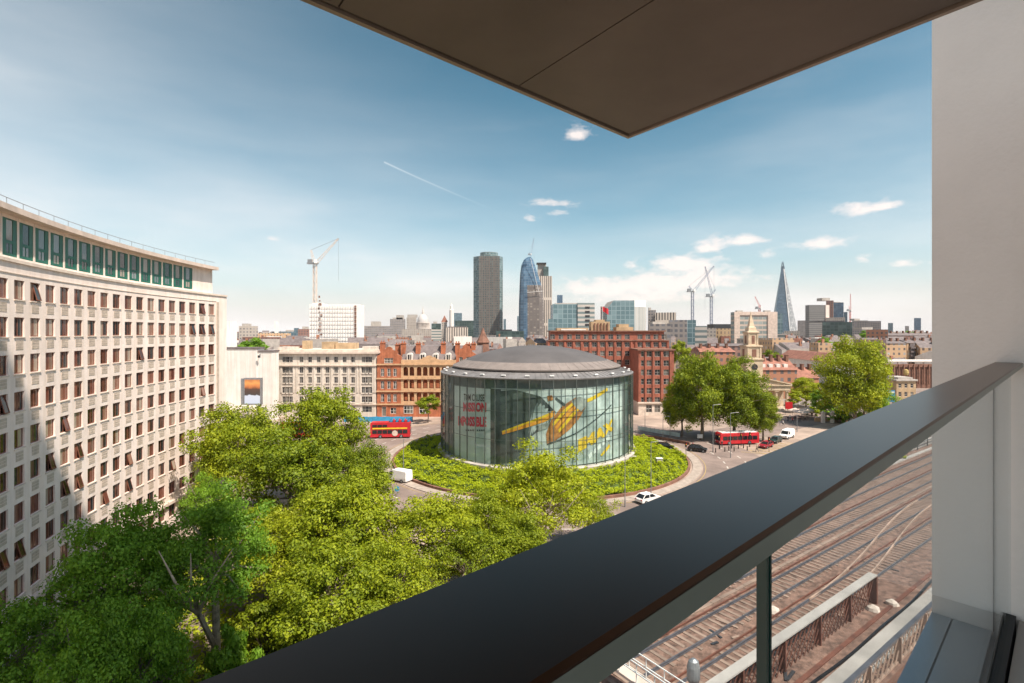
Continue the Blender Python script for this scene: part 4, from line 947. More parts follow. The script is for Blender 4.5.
def sky(label, px0, px1, pt, Y, m, depth=None, roof='concrete', cat='building', name='city_block', rot=0, plant=None, z0=0, ztop=None, group=None, ax=False):
    """one building of the skyline: walls with their window lattice, flat roof and rooftop plant"""
    x0, x1 = PX(px0, Y), PX(px1, Y); dp = depth or max(8, min(40, (x1 - x0) * .8)); zt = ZZ(pt, Y)
    t = thing(name, label, cat, ((x0 + x1) / 2, Y + dp / 2, 0), group=group)
    b = MB(); fp = quad_fp(x0, x1, Y, Y + dp, rot)
    if not ax:                                   # turned to face across the river bend: its flank follows the sight line
        k = (x0 + x1) / 2 / Y; al = -math.atan(k); u = Vector((math.cos(al), math.sin(al))); nn = Vector((-u.y, u.x)); c0 = Vector(((x0 + x1) / 2, Y)); hw = (x1 - x0) / 2 / math.sqrt(1 + k * k)
        fp = [tuple(c0 - u * hw), tuple(c0 + u * hw), tuple(c0 + u * hw + nn * dp), tuple(c0 - u * hw + nn * dp)]
    b.prism(fp, z0, ztop or zt, 0, 1, bot=False)
    b.build('wall', [G.get(m) or M[m], M[roof]], t)
    if plant:
        p = MB()
        for (a, c, q, k) in plant: p.box(PX(a, Y), PX(c, Y), Y + dp * .25 + .01, Y + dp * k, zt + .01, ZZ(q, Y))
        p.build('roof_plant', M[roof], t)
    return t
# left of the cream hotel
t = sky('tall block wrapped in white scaffold sheeting below the pale tower crane', 309.5, 357.5, 304, 330, 'sheeting', 15, 'whitewash', plant=[(310, 319, 302.5, .6)], ax=True)
b = MB(); Yk = 329.9; rr = random.Random(2)
for k in range(11): z = 26 + k * 2.4; a = 318.6 + rr.uniform(-.5, 1); b.box(PX(a, Yk), PX(a + rr.uniform(1.2, 3), Yk), Yk - .25, Yk + .02, z, z + rr.uniform(.8, 2.0))
b.box(PX(354.5, Yk), PX(356.6, Yk), Yk - .2, Yk + .02, 12, ZZ(305.5, Yk)); b.build('open_bay', M['brown_brick'], t)
b = MB()
for k in range(14): b.box(PX(309.5, Yk), PX(357.5, Yk), Yk - .5, Yk - .26, 10 + 2.6 * k, 10.12 + 2.6 * k)
for k in range(19): b.box(PX(309.7 + 2.6 * k, Yk), PX(309.85 + 2.6 * k, Yk), Yk - .5, Yk - .255, 2, ZZ(304.5, Yk))
b.build('scaffold', M['white'], t)
def crane(label, px, pc, pt, jib, cj, Y, m, wid=1.6, base=0, name='tower_crane', group=None):
    """luffing crane: lattice mast, cab with machinery deck, raised jib, counter frame"""
    x = PX(px, Y); zc = ZZ(pc, Y); t = thing(name, label, 'crane', (x, Y, base), group=group)
    b = MB(); w_ = wid / 2; step = wid * 1.6; n_ = int((zc - base) / step)
    for i in (-1, 1):
        for j in (-1, 1): b.bar((x + i * w_, Y + j * w_, base), (x + i * w_, Y + j * w_, zc), wid * .2)
    for k in range(n_):
        z = base + k * step; s_ = 1 if k % 2 else -1
        b.bar((x - s_ * w_, Y - w_, z), (x + s_ * w_, Y - w_, z + step), wid * .11); b.bar((x - w_, Y - s_ * w_, z), (x - w_, Y + s_ * w_, z + step), wid * .11); b.bar((x + w_, Y - s_ * w_, z), (x + w_, Y + s_ * w_, z + step), wid * .11)
    b.build('mast', m, t)
    b = MB(); b.box(x - wid * 2.6, x + wid * 1.0, Y - wid * .8, Y + wid * .8, zc, zc + wid * .5); b.box(x - wid * 2.4, x - wid * .9, Y - wid * .7, Y + wid * .7, zc + wid * .51, zc + wid * 1.6); b.build('machinery_deck', M['greymetal'], t)
    b = MB(); b.box(x + wid * .2, x + wid * 1.1, Y - wid * 1.3, Y - wid * .81, zc + wid * .1, zc + wid * 1.5); b.build('cab', M['white'], t)
    def lattice(p, q, w0, nm):
        l = MB(); p, q = Vector(p), Vector(q); d = (q - p).normalized(); nn = Vector((-d.z, 0, d.x))
        for s_ in (-.5, .5): l.bar(p + nn * w0 * s_, q + nn * w0 * s_ * .4, wid * .16)
        nseg = max(3, int((q - p).length / (w0 * 1.5)))
        for k in range(nseg):
            a, c = p + (q - p) * (k / nseg), p + (q - p) * ((k + 1) / nseg); s_ = .5 if k % 2 else -.5
            l.bar(a + nn * w0 * s_ * (1 - .6 * k / nseg), c - nn * w0 * s_ * (1 - .6 * k / nseg), wid * .1)
        l.build(nm, m, t)
    lattice((x + wid * .6, Y, zc + wid * .5), (PX(jib[0], Y), Y, ZZ(jib[1], Y)), wid * .9, 'jib')
    lattice((x - wid * .3, Y, zc + wid * .6), (PX(cj[0], Y), Y, ZZ(cj[1], Y)), wid * .9, 'back_frame')
    b = MB(); b.tube((PX(cj[0], Y), Y, ZZ(cj[1], Y)), (PX(jib[0], Y), Y, ZZ(jib[1], Y)), wid * .05, n=4); b.tube((PX(jib[0], Y), Y, ZZ(jib[1], Y)), (PX(jib[0], Y), Y, zc - wid * 6), wid * .04, n=4); b.build('cable', M['greymetal'], t)
    return t
M['cr_pale'] = mat('crane_pale', (.66, .56, .48), .6, .08, .3); M['cr_blue'] = mat('crane_blue', (.25, .28, .36), .6, .1, .3); M['cr_red'] = mat('crane_red', (.62, .24, .22), .6, .1, .3)
crane('pale luffing crane rising behind the white wrapped block', 315, 264, 0, (338.5, 238.5), (311, 250), 345, M['cr_pale'], 1.9)
crane('blue grey luffing crane with long jib leaning right, left of two', 692.5, 292, 0, (714, 266), (689, 286), 500, M['cr_blue'], 2.0)
crane('blue grey luffing crane with jib raised steeply left, right of two', 711.3, 297, 0, (705, 266.5), (715.5, 289.5), 520, M['cr_blue'], 2.0)
crane('small red crane jib above the wide pale framed office slab', 759.5, 309, 0, (755, 296.5), (760.5, 305), 480, M['cr_red'], 1.4)
crane('slim red crane mast right of the hospital towers', 850, 311, 0, (850.5, 294), (849, 306), 900, M['cr_red'], 2.0)
crane('thin grey crane standing on top of the curved blue glass tower', 530.5, 255, 0, (534, 238), (529.5, 252), 702, M['cr_blue'], 1.3, base=ZZ(257, 702))
sky('pale beige block directly beside the end of the curved office', 224, 237, 321.5, 260, 'whitewash', 20, 'stone2')
sky('pale distant block with flat roof under a far crane', 239, 258, 326, 520, 'pale_grid', plant=[(240, 246, 323.5, .7)])
sky('low long pale block behind the green tree patch', 258, 291, 333, 640, 'buff_grid')
sky('wide low building with dark blue glass band', 272, 302, 331.5, 860, 'bluegrid', plant=[(283, 297, 330, .6)])
sky('slender pale stone tower block left of white sheeted block', 274.5, 278.5, 321.5, 840, 'whitewash', 10)
sky('small dark glass cube left of the sheeted block', 294, 299, 328, 760, 'bluegrid')
sky('brownish low block touching the sheeted block from the left', 298, 312, 329, 700, 'brown_grid', plant=[(301, 306, 326.5, .6)])
# between sheeted block and brown tower
sky('low dark grey block with black rooftop cube', 364, 390, 326, 900, 'grey_grid', plant=[(369.5, 377.5, 321.3, .7)])
sky('grey rounded shoulder block with dark glass penthouse', 390, 405.5, 319, 1000, 'grey_grid', plant=[(395.5, 402, 315, .8), (392, 403, 317.5, .6)])
sky('pale stone tower with green copper crown left of the cathedral', 406.5, 416.5, 317.5, 1050, 'pale_grid', plant=[(407, 416.5, 314.5, .8)])
sky('pale low block in front of the cathedral', 402, 432, 329, 800, 'pale_grid')
# cathedral
Yc = 1500.0; xc = PX(423, Yc)
cd = thing('cathedral', 'distant domed cathedral with pale drum, lantern and cross', 'cathedral', (xc, Yc, 0))
M['ston3'] = mat('cathedral_stone', (.56, .5, .45), .8, .1, .05); M['leadd'] = mat('dome_lead', (.50, .47, .45), .6, .1, .05)
b = MB(); b.box(xc - 27, xc + 45, Yc - 15, Yc + 15, 0, ZZ(331, Yc)); b.lathe([(20, 20), (20, ZZ(329, Yc)), (20.5, ZZ(328.8, Yc)), (20.5, ZZ(327.8, Yc)), (16.5, ZZ(327.6, Yc)), (16.5, ZZ(322.8, Yc)), (17.2, ZZ(322.6, Yc)), (17, ZZ(322, Yc))], (xc, Yc), 40)
b.build('wall', M['ston3'], cd)
b = MB()
for k in range(32):
    t_ = 2 * math.pi * k / 32; b.tube((xc + 19.5 * math.cos(t_), Yc + 19.5 * math.sin(t_), ZZ(327.7, Yc)), (xc + 19.5 * math.cos(t_), Yc + 19.5 * math.sin(t_), ZZ(323.2, Yc)), .9, n=6)
b.lathe([(20.4, ZZ(323.2, Yc)), (20.4, ZZ(322.4, Yc)), (17.3, ZZ(322.3, Yc))], (xc, Yc), 40); b.build('colonnade', M['ston3'], cd)
b = MB(); b.lathe([(16.8 * math.cos(q), ZZ(322, Yc) + 23 * math.sin(q)) for q in (math.pi / 2 * k / 12 * .93 for k in range(13))], (xc, Yc), 40); b.build('dome', M['leadd'], cd, smooth=True)
b = MB(); zt = ZZ(322, Yc) + 22.5; b.lathe([(3.4, zt - 1), (3.4, zt + 7), (2.8, zt + 7.5), (2.2, zt + 12), (.8, zt + 16), (.35, zt + 24), (.01, zt + 26)], (xc, Yc), 16); b.bar((xc - 2, Yc, zt + 22), (xc + 2, Yc, zt + 22), .7); b.build('lantern', M['ston3'], cd)
sky('dark green glass cubes right of the cathedral dome', 431.5, 441, 323.5, 950, 'dark_green', plant=[(433, 436.5, 321.5, .6)])
sky('beige block with stripes right of the cathedral', 431.5, 441.5, 329.5, 700, 'white_strips')
t = sky('small tower with steep reddish pyramid roof', 441.5, 447, 322, 800, 'pale_grid'); xq, q = PX(444.2, 800), MB()
q.loft([[(xq - 5, 801, ZZ(322, 800) + .01), (xq + 5, 801, ZZ(322, 800) + .01), (xq + 5, 808, ZZ(322, 800) + .01), (xq - 5, 808, ZZ(322, 800) + .01)], [(xq - .2, 804, ZZ(315.5, 800)), (xq + .2, 804, ZZ(315.5, 800)), (xq + .2, 804.4, ZZ(315.5, 800)), (xq - .2, 804.4, ZZ(315.5, 800))]]); q.build('roof', M['tile'], t)
t = thing('round_tower', 'white cylindrical tower with conical cap left of the brown tower', 'building', (PX(451.5, 1000), 1000, 0)); b = MB()
b.lathe([(4.2, 0), (4.2, ZZ(311, 1000)), (4.6, ZZ(310.5, 1000)), (3.2, ZZ(309, 1000)), (2.6, ZZ(306, 1000)), (.5, ZZ(303.8, 1000)), (.02, ZZ(302, 1000))], (PX(451.5, 1000), 1000), 20); b.build('wall', M['whitewash'], t)
sky('blue grey distant office tower beside the white round tower', 454, 462, 313, 1700, 'bluegrid')
sky('broad dark green slab directly behind the brown tower base', 455, 497, 320.6, 880, 'dark_green', roof='darkmetal')
sky('green roofed low block with row of dark bays', 446, 468, 327.5, 680, 'stripe_vert', roof='slate', plant=[(447, 466, 326.5, .8)])
sky('low white building with dark doorway behind the hospital chimneys', 454, 472, 336.5, 330, 'whitewash', plant=[(460, 464, 335.5, .5)])
# brown grid tower
Y = 750.0; x0, x1 = PX(473, Y), PX(502.5, Y); wd_ = x1 - x0; dp = 40; ch_ = 9
bt = thing('brown_tower', 'tall brown gridded office tower with chamfered glass corners and round crown', 'tower', ((x0 + x1) / 2, Y + 20, 0))
fp = [(x0 + ch_, Y), (x1 - ch_ * .5, Y), (x1, Y + ch_), (x1, Y + dp - ch_), (x1 - ch_, Y + dp), (x0 + ch_, Y + dp), (x0, Y + dp - ch_), (x0, Y + ch_)]
b = MB(); zt = ZZ(256, Y)
for i in range(8):
    a, c = fp[i], fp[(i + 1) % 8]; l = math.dist(a, c); mi = 1 if i in (7, 1) else 0
    b.face([(*a, 0), (*c, 0), (*c, zt), (*a, zt)], mi, [(0, 0), (l, 0), (l, zt), (0, zt)])
b.face([(*p, zt) for p in fp], 2)
for k in range(9):
    xk = x0 + ch_ + (x1 - ch_ * 1.5 - x0) * k / 8; b.box(xk - .25, xk + .25, Y - .5, Y - .01, 0, zt, 3)
b.build('wall', [G['tower_grid'], G['tower_glass'], M['concrete'], M['slate']], bt)
b = MB(); xm = (x0 + x1) / 2 + 1; b.prism([(xm + 13.5 * math.cos(q), Y + 20 + 13 * math.sin(q)) for q in (2 * math.pi * k / 24 for k in range(24))], zt + .01, ZZ(251, Y)); b.build('crown', G['tower_glass'], bt)
# curved blue tower
Y = 700.0; vt = thing('curved_tower', 'blue glass tower with bulging waist and rounded sloping top', 'tower', (PX(532, Y), Y + 20, 0))
prof = [(345, 519.3, 544), (320, 518.9, 544.5), (300, 519.2, 544), (285, 519.8, 541.8), (272, 520.4, 537.8), (264, 521.6, 535.4), (258.5, 524, 533.6), (256, 526.6, 532.4), (255, 528.6, 531)]
b = MB()
rings = []
for py, a, c in prof:
    z = ZZ(py, Y); xa, xb = PX(a, Y), PX(c, Y); xm, hwx = (xa + xb) / 2, (xb - xa) / 2
    rings.append([(xm + hwx * max(-1, min(1, 1.25 * math.cos(q))), Y + 20 + 18 * min(1, hwx / 14) * max(-1, min(1, 1.25 * math.sin(q))), z) for q in (2 * math.pi * k / 24 for k in range(24))])
rings[0] = [(p[0], p[1], 0) for p in rings[0]]
for ra_, rb_ in zip(rings, rings[1:]):
    for i in range(24):
        j = (i + 1) % 24; zm = (ra_[i][2] + rb_[i][2]) / 2
        mi = 1 if (17 <= i <= 22 and zm < ZZ(290, Y)) else 0
        b.face([ra_[i], ra_[j], rb_[j], rb_[i]], mi, [(i * 3.6, ra_[i][2]), (i * 3.6 + 3.6, ra_[i][2]), (i * 3.6 + 3.6, rb_[i][2]), (i * 3.6, rb_[i][2])])
b.face(rings[-1]); b.build('wall', [G['vase_glass'], G['vase_clad']], vt)
b = MB(); b.bar((PX(530.6, Y), Y + .8, ZZ(258, Y)), (PX(538.5, Y), Y - .5, ZZ(291, Y)), .5, .4); b.bar((PX(527, Y), Y - .8, ZZ(292.5, Y)), (PX(544, Y), Y - .8, ZZ(291, Y)), .4, .4); b.build('edge_fin', M['white'], vt)
t = sky('pale concrete tower core with teal glazed top behind the curved tower', 537.5, 552, 276, 800, 'stripe_vert', 30, ax=True, plant=[(538, 546.5, 263.5, .5)])
b = MB(); Yk = 800; b.box(PX(543.5, Yk), PX(548.6, Yk), Yk + 1, Yk + 12, ZZ(275.9, Yk), ZZ(266.5, Yk)); b.build('glazed_box', G['dark_green'], t); b = MB(); b.box(PX(536.8, Yk), PX(546.5, Yk), Yk + 4, Yk + 18, ZZ(263.4, Yk), ZZ(262.2, Yk)); b.build('roof_slab', M['darkmetal'], t)
sky('low dark green planted roof block left of the curved tower', 496, 524, 331, 520, 'dark_green', roof='darkmetal', plant=[(500, 512, 329.5, .6)])
sky('thin bluish far tower between brown and curved towers', 503.5, 506, 319, 1900, 'bluegrid')
sky('small blue sliver tower left of the curved tower', 517.2, 520, 316, 1500, 'bluegrid')
sky('slim dark blue tower behind the terraced teal office', 557, 562.6, 295, 1500, 'vase_glass')
t = sky('teal glass office with white striped right flank and dark roofline', 553, 577.5, 304, 420, 'tealglass', 25, plant=[(556, 582, 302.7, .7)], ax=True)
Yk = 420; b = MB(); b.prism(quad_fp(PX(577.6, Yk), PX(594.5, Yk), Yk - 1, Yk + 26), 0, ZZ(303, Yk), 0, 0); b.build('striped_flank', G['white_strips'], t)
b = MB()
for k in range(5): b.box(PX(585, Yk), PX(589.5, Yk), Yk - 1.25, Yk - 1.01, ZZ(308.5 + 4.3 * k, Yk), ZZ(306.6 + 4.3 * k, Yk))
b.build('dark_bay', M['darkmetal'], t)
sky('small teal glass block in front of terraced office', 548, 556, 319, 400, 'tealglass', 20)
sky('dark slim block right of the terraced teal office', 600.5, 606.5, 306.5, 700, 'brown_grid')
# slanted glass block
Y = 450.0; t = thing('slanted_office', 'blue grey glass office block with sloping left top and white finned corner', 'building', (PX(628, Y), Y + 15, 0))
xa, xb, xs = PX(607, Y), PX(634.5, Y), PX(613.5, Y)
b = MB(); zt, zl = ZZ(300.5, Y), ZZ(309, Y)
b.prism([(xa, Y), (xs, Y), (xb, Y), (xb, Y + 30), (xs, Y + 30), (xa, Y + 30)], 0, lambda x, y: zl if x < xs - .1 else zt, 0, 1); b.build('wall', [G['tealglass'], M['concrete']], t)
b = MB(); b.prism([(xb + .01, Y), (PX(647, Y), Y + 4), (PX(647, Y), Y + 30), (xb + .01, Y + 30)], 0, ZZ(307, Y), 0, 0); b.build('side_glazing', G['white_fins'], t)
b = MB(); b.prism([(xb + .02, Y + .02), (PX(646.9, Y), Y + 4.02), (PX(646.9, Y), Y + 29), (xb + .02, Y + 29)], ZZ(306.9, Y), ZZ(299.8, Y), 0, 0); b.build('roof_screen', M['white'], t)
sky('dark block with jagged roof right of the slanted office', 648, 656, 310, 620, 'grey_grid', plant=[(649, 651.5, 307.5, .5)])
sky('flat block with black and white vertical stripes', 655, 676, 312.5, 600, 'stripe_vert', 30)
sky('grey concrete office behind the brick wing roof', 649, 671, 324, 300, 'grey_grid', 20, plant=[(655, 668, 321.5, .7)])
sky('grey gridded office block under the left blue crane', 668.5, 687, 320, 340, 'grey_grid', 24)
sky('teal topped office right of grey gridded block', 687.2, 696, 320, 420, 'tealglass', 24)
sky('white banded low office between the two blue cranes', 695, 707, 326, 360, 'white_strips', 20)
sky('pale office right of the banded office', 706, 716, 328, 480, 'pale_grid', 20)
sky('tan block with slit windows and dark roof storey', 715.5, 734, 328.5, 500, 'tan_slots', 24, roof='darkmetal', plant=[(716, 733.6, 324, .95)])
# wide framed slab
Y = 400.0; t = sky('wide pale framed office slab with grey glass bands behind the spire', 735, 776.5, 312, Y, 'frame_glass', 8, ax=True, plant=[(738, 744, 310.3, .6), (766, 772, 310.2, .6)])
b = MB(); b.box(PX(734, Y), PX(739.5, Y), Y - .7, Y - .01, 0, ZZ(311.8, Y)); b.box(PX(767.5, Y), PX(777, Y), Y - .7, Y - .01, 0, ZZ(311.8, Y)); b.box(PX(739.6, Y), PX(767.4, Y), Y - .6, Y - .01, ZZ(315.2, Y), ZZ(311.8, Y))
for k in range(12):
    z = ZZ(316.5 + 2.6 * k, Y)
    for a, c in ((734.2, 739.3), (767.7, 776.8)): b.box(PX(a, Y), PX(c, Y), Y - .78, Y - .71, z - 1.1, z)
b.build('frame', M['eave'], t)
sky('narrow pale blue tower right of the framed slab', 777, 782.5, 313.5, 600, 'tealglass')
sky('low white block at the foot of the glass spire tower', 776, 786, 334, 420, 'white_strips')
# the glass spike
Y = 2050.0; sh = thing('glass_spire', 'tall tapering glass skyscraper with open pointed tip', 'skyscraper', (PX(788, Y), Y + 30, 0))
b = MB(); zt = ZZ(268, Y); cx, cy = PX(787.4, Y), Y + 36
f0 = [(PX(774.6, Y), Y + 20), (PX(790.3, Y), Y - 4), (PX(801.8, Y), Y + 20), (PX(798, Y), Y + 70), (PX(778, Y), Y + 70)]
f1 = [(cx + (p[0] - cx) * .12, cy + (p[1] - cy) * .12) for p in f0]
for i in range(5):
    j = (i + 1) % 5; l = math.dist(f0[i], f0[j]); mi = 1 if i == 1 else 0
    b.face([(*f0[i], 0), (*f0[j], 0), (*f1[j], zt), (*f1[i], zt)], mi, [(0, 0), (l, 0), (l * .56, zt), (l * .44, zt)])
b.face([(*p, zt) for p in f1]); b.build('wall', [G['shard_glass'], G['shard_pale']], sh)
b = MB()
for i in range(5):
    p = Vector((*f1[i], zt)); q = Vector((cx + (f1[i][0] - cx) * .25, cy + (f1[i][1] - cy) * .25, ZZ(260.5 + 1.5 * (i % 2), Y))); b.bar(p, q, 1.6)
    b.face([(*f1[i], zt - 14), (*f1[(i + 1) % 5], zt - 14), (cx + (f1[(i + 1) % 5][0] - cx) * .6, cy + (f1[(i + 1) % 5][1] - cy) * .6, zt + 13), (cx + (f1[i][0] - cx) * .7, cy + (f1[i][1] - cy) * .7, zt + 8 + 4 * (i % 2))])
b.build('tip', G['shard_glass'], sh)
b = MB(); b.bar((PX(790.2, Y), Y - 4.8, 0), (f1[1][0], f1[1][1] - .6, zt), 1.5, 1.5); b.build('edge_fin', M['white'], sh)
sky('grey squat tower at the right foot of the glass spire', 797.5, 805.8, 320.5, 1300, 'grey_grid')
sky('tiny pale blue tower right of the glass spire', 806, 809.2, 313, 2200, 'bluegrid')
sky('low building under the glass spire with pale bands', 784, 800, 331, 700, 'pale_grid')
t = sky('grey brown slab tower with pale right edge', 809.2, 825.3, 305, 900, 'dark_strips', 12, ax=True); b = MB(); b.box(PX(825.4, 900), PX(829, 900), 899, 912, 0, ZZ(305, 900)); b.build('pale_edge', M['stone'], t)
t = sky('dark hospital tower with overhanging top behind the slab tower', 826, 833.6, 300.5, 940, 'brown_grid', 30, plant=[(824.5, 832.5, 297.6, .8)])
sky('blue grey glass hospital wing right of the dark tower', 833.7, 843.6, 302.5, 945, 'vase_glass', 30, plant=[(838, 843, 301.8, .5)])
sky('short dark block at the foot of the hospital wing', 843.8, 847.5, 312, 950, 'bluegrid')
sky('pale podium of the hospital towers', 826, 845, 317.5, 890, 'pale_grid', 8)
sky('broad dark green glass office block above the right tree', 822, 852, 322, 600, 'dark_green', 40, roof='darkmetal', plant=[(825, 850, 320.8, .8)])
sky('grey blocks in a row right of the dark green office', 852, 868, 320.5, 800, 'grey_grid', plant=[(856.5, 862, 318.5, .8)])
sky('long pale grey block behind the right hand tree', 866, 881, 321, 900, 'grey_grid')
sky('orange brick block with dark flat penthouse above the right tree', 866, 888, 329.5, 420, 'brick_grid', 20, plant=[(866, 877, 327.2, .8)])
sky('small blue far tower above the right hand roofs', 888, 893, 323, 2000, 'bluegrid')
sky('single dark blue tower standing alone at far right', 914, 921, 318, 1900, 'vase_glass')
sky('faint tiny tower between the two far blue towers', 905, 909, 326, 2600, 'grey_grid')
# nearer right: flats, terraces, station
def flats(label, px0, px1, pt, pr, Y, m, depth=14, roof='slate', chim=0, name='brick_flats'):
    x0, x1 = PX(px0, Y), PX(px1, Y); z1, z2 = ZZ(pt, Y), ZZ(pr, Y)
    t = thing(name, label, 'building', ((x0 + x1) / 2, Y + depth / 2, 0))
    b = MB(); b.prism([(x0, Y), (x1, Y), (x1, Y + depth), (x0, Y + depth)], 0, z1, 0, 0, bot=False); b.build('wall', G.get(m) or M[m], t)
    b = MB(); b.loft([[(x0 - .3, Y - .4, z1 + .01), (x1 + .3, Y - .4, z1 + .01), (x1 + .3, Y + depth + .4, z1 + .01), (x0 - .3, Y + depth + .4, z1 + .01)], [(x0 + .5, Y + depth * .45, z2), (x1 - .5, Y + depth * .45, z2), (x1 - .5, Y + depth * .55, z2), (x0 + .5, Y + depth * .55, z2)]]); r_ = b.build('roof', M[roof], t)
    for k in range(chim):
        x = x0 + (x1 - x0) * (k + .5) / chim; c_ = MB(); c_.box(x - .5, x + .5, Y + depth * .3, Y + depth * .3 + 1.6, z1 + .3, z2 + 1.3); c_.box(x - .62, x + .62, Y + depth * .3 - .12, Y + depth * .3 + 1.72, z2 + 1.302, z2 + 1.55); o = c_.build('chimney', M['brown_brick'], t); o.parent = r_
    return t
flats('buff brick flats with slate roof right of the big tree', 886, 906.5, 343.5, 340.5, 330, 'buff_grid', chim=3)
t = flats('buff brick flats with dark balcony stacks beside the wall edge', 907, 942, 343, 340, 331, 'buff_grid', chim=4)
for i, px in enumerate((909.5, 917.5)):
    b = MB(); Yk = 330.9; b.box(PX(px, Yk), PX(px + 4.5, Yk), Yk - .6, Yk - .01, 8, ZZ(343.5, Yk))
    for k in range(4): z = ZZ(345.5 + 4 * k, Yk); b.box(PX(px - .2, Yk), PX(px + 4.7, Yk), Yk - 1.6, Yk - .61, z - 1.9, z - .9)
    b.build('balcony_stack', M['slate'], t)
flats('row of slate roofs with many chimneys behind the buff flats', 880, 935, 335.5, 332.5, 480, 'brown_grid', 16, chim=9, name='terrace')
flats('long brown office with regular windows left of the church spire', 712, 748, 346, 343.8, 290, 'brown_grid', 16, name='brick_terrace')
flats('pinkish low terrace roofs behind the plane trees', 700, 735, 352, 347, 250, 'brick_grid', 14, 'tile', 4, name='brick_terrace')
flats('red tiled terrace with white dormers right of the church spire', 757, 797, 370, 359, 215, 'brick_grid', 15, 'tile', 5, name='brick_terrace')
for k in range(4):
    t = bpy.data.objects['brick_terrace.002']; b = MB(); x = PX(765 + 7.5 * k, 215); b.box(x - .8, x + .8, 216.2, 220, ZZ(368.5, 215), ZZ(364.3, 215)); b.build('dormer', M['whiteframe'], t)
flats('dull grey roofed sheds behind the church tower', 752, 778, 362, 357.5, 250, 'concrete', 12, 'slate', name='shed')
flats('red brick gabled house beside the tall right hand tree', 796, 819, 378, 368, 225, 'brick_grid', 12, 'tile', 3, name='brick_house')
t = thing('station_roof', 'long low station shed with brown roof and white side', 'building', (PX(803, 300), 300, 0)); b = MB()
A = [(PX(779, 330), 330), (PX(800, 300), 285), (PX(826, 265), 262)]
def ribbon(mb, pts, offs, mi=0):
    rings = []
    for i, p in enumerate(pts):
        d = (Vector(pts[min(i + 1, len(pts) - 1)]) - Vector(pts[max(i - 1, 0)])).normalized(); n_ = Vector((d.y, -d.x))
        rings.append([(p[0] - n_.x * o, p[1] - n_.y * o, z) for o, z in offs])
    mb.loft(rings, mi)
ribbon(b, A, [(0, 0), (0, 12), (14, 12), (14, 0)]); b.build('wall', M['whitewash'], t)
b = MB(); ribbon(b, A, [(-.8, 12.02), (6, 16.5), (8, 16.5), (14.8, 12.02)]); b.build('roof', M['tile'], t)
# far brick viaduct and canopy under the flats
t = thing('brick_viaduct', 'dark brick railway viaduct crossing below the buff flats', 'viaduct', (PX(915, 255), 255, 0)); b = MB()
b.box(PX(866, 255), PX(990, 255), 255, 266, 0, ZZ(366, 255)); b.build('wall', M['brown_brick'], t)
b = MB(); b.box(PX(866, 255), PX(990, 255), 254.5, 254.99, ZZ(367, 255), ZZ(364, 255))
for k in range(24): x = PX(868 + 5 * k, 255); b.box(x - .25, x + .25, 254.1, 254.49, 2, ZZ(364.5, 255))
b.build('parapet', M['brown_brick'], t)
b = MB(); b.box(PX(884, 256), PX(990, 256), 256, 264, ZZ(361.8, 256), ZZ(360.4, 256)); 
for k in range(8): x = PX(888 + 13 * k, 256); b.box(x - .15, x + .15, 258, 258.3, ZZ(366, 255) + .01, ZZ(361.8, 256))
b.build('platform_canopy', M['whitewash'], t)
# pub at the right and its neighbours
Y = 205.0; t = thing('corner_pub', 'small two storey brown brick house with flat cornice near white wall edge', 'building', (PX(906, Y), Y, 0)); b = MB(); x0, x1 = PX(896.5, Y), PX(916, Y); ops = []; wl_ = []
for px in (900, 906, 912):
    for z in (2.2, 5.6):
        u = PX(px, Y) - x0; ops.append((u - .6, u + .6, z, z + 1.8)); wl_.append((1, PX(px, Y), Y + .2, z, 0, win_mesh(1.2, 1.8, 1, 2, 'whiteframe', 'paned', .1)))
facade(b, (x0, Y), X, x1 - x0, 0, ZZ(381, Y), ops, .25); frontbox(b, x0, x1, Y, Y + 9, 0, ZZ(381, Y)); b.build('wall', M['tan'], t)
b = MB(); b.box(x0 - .4, x1 + .4, Y - .5, Y + 9.2, ZZ(381, Y) + .004, ZZ(379.4, Y)); b.box(x0 + 1, x1 - 1, Y + .4, Y + 8, ZZ(379.4, Y) + .004, ZZ(377.4, Y)); b.build('cornice', M['concrete'], t); do_windows(t, wl_, 'whiteframe', 'paned')
b = MB(); Yk = 192; b.box(PX(859, Yk), PX(878, Yk), Yk, Yk + 6, 0, ZZ(395.5, Yk)); b.box(PX(868, Yk), PX(874, Yk), Yk + 1, Yk + 5, ZZ(395.5, Yk) + .01, ZZ(392, Yk)); tag(b.build('brick_wall', M['terracotta']), 'low orange brick building under the large right hand tree', 'building')
t = thing('blue_hoarding', 'bright blue advertising board standing left of the brown corner house', 'hoarding', (PX(891, 196), 196, 0)); b = MB(); Yk = 196; M['bluep'] = mat('blue_panel', (.03, .19, .36), .5, .1, .4); M['cyanp'] = mat('cyan_panel', (.04, .3, .52), .6, .12, .3)
b.box(PX(887, Yk), PX(895, Yk), Yk, Yk + .3, ZZ(402, Yk), ZZ(390.3, Yk)); b.build('board', M['bluep'], t); b = MB(); b.box(PX(887.8, Yk), PX(894.2, Yk), Yk - .06, Yk - .01, ZZ(393, Yk), ZZ(391.6, Yk)); b.box(PX(888.5, Yk), PX(893.5, Yk), Yk - .06, Yk - .01, ZZ(397.5, Yk), ZZ(396.5, Yk)); b.build('panel_band', M['white'], t)
b = MB(); b.box(PX(888, Yk), PX(888.6, Yk), Yk + .31, Yk + .5, 0, ZZ(392, Yk)); b.box(PX(893.4, Yk), PX(894, Yk), Yk + .31, Yk + .5, 0, ZZ(392, Yk)); b.build('post', M['darkmetal'], t)
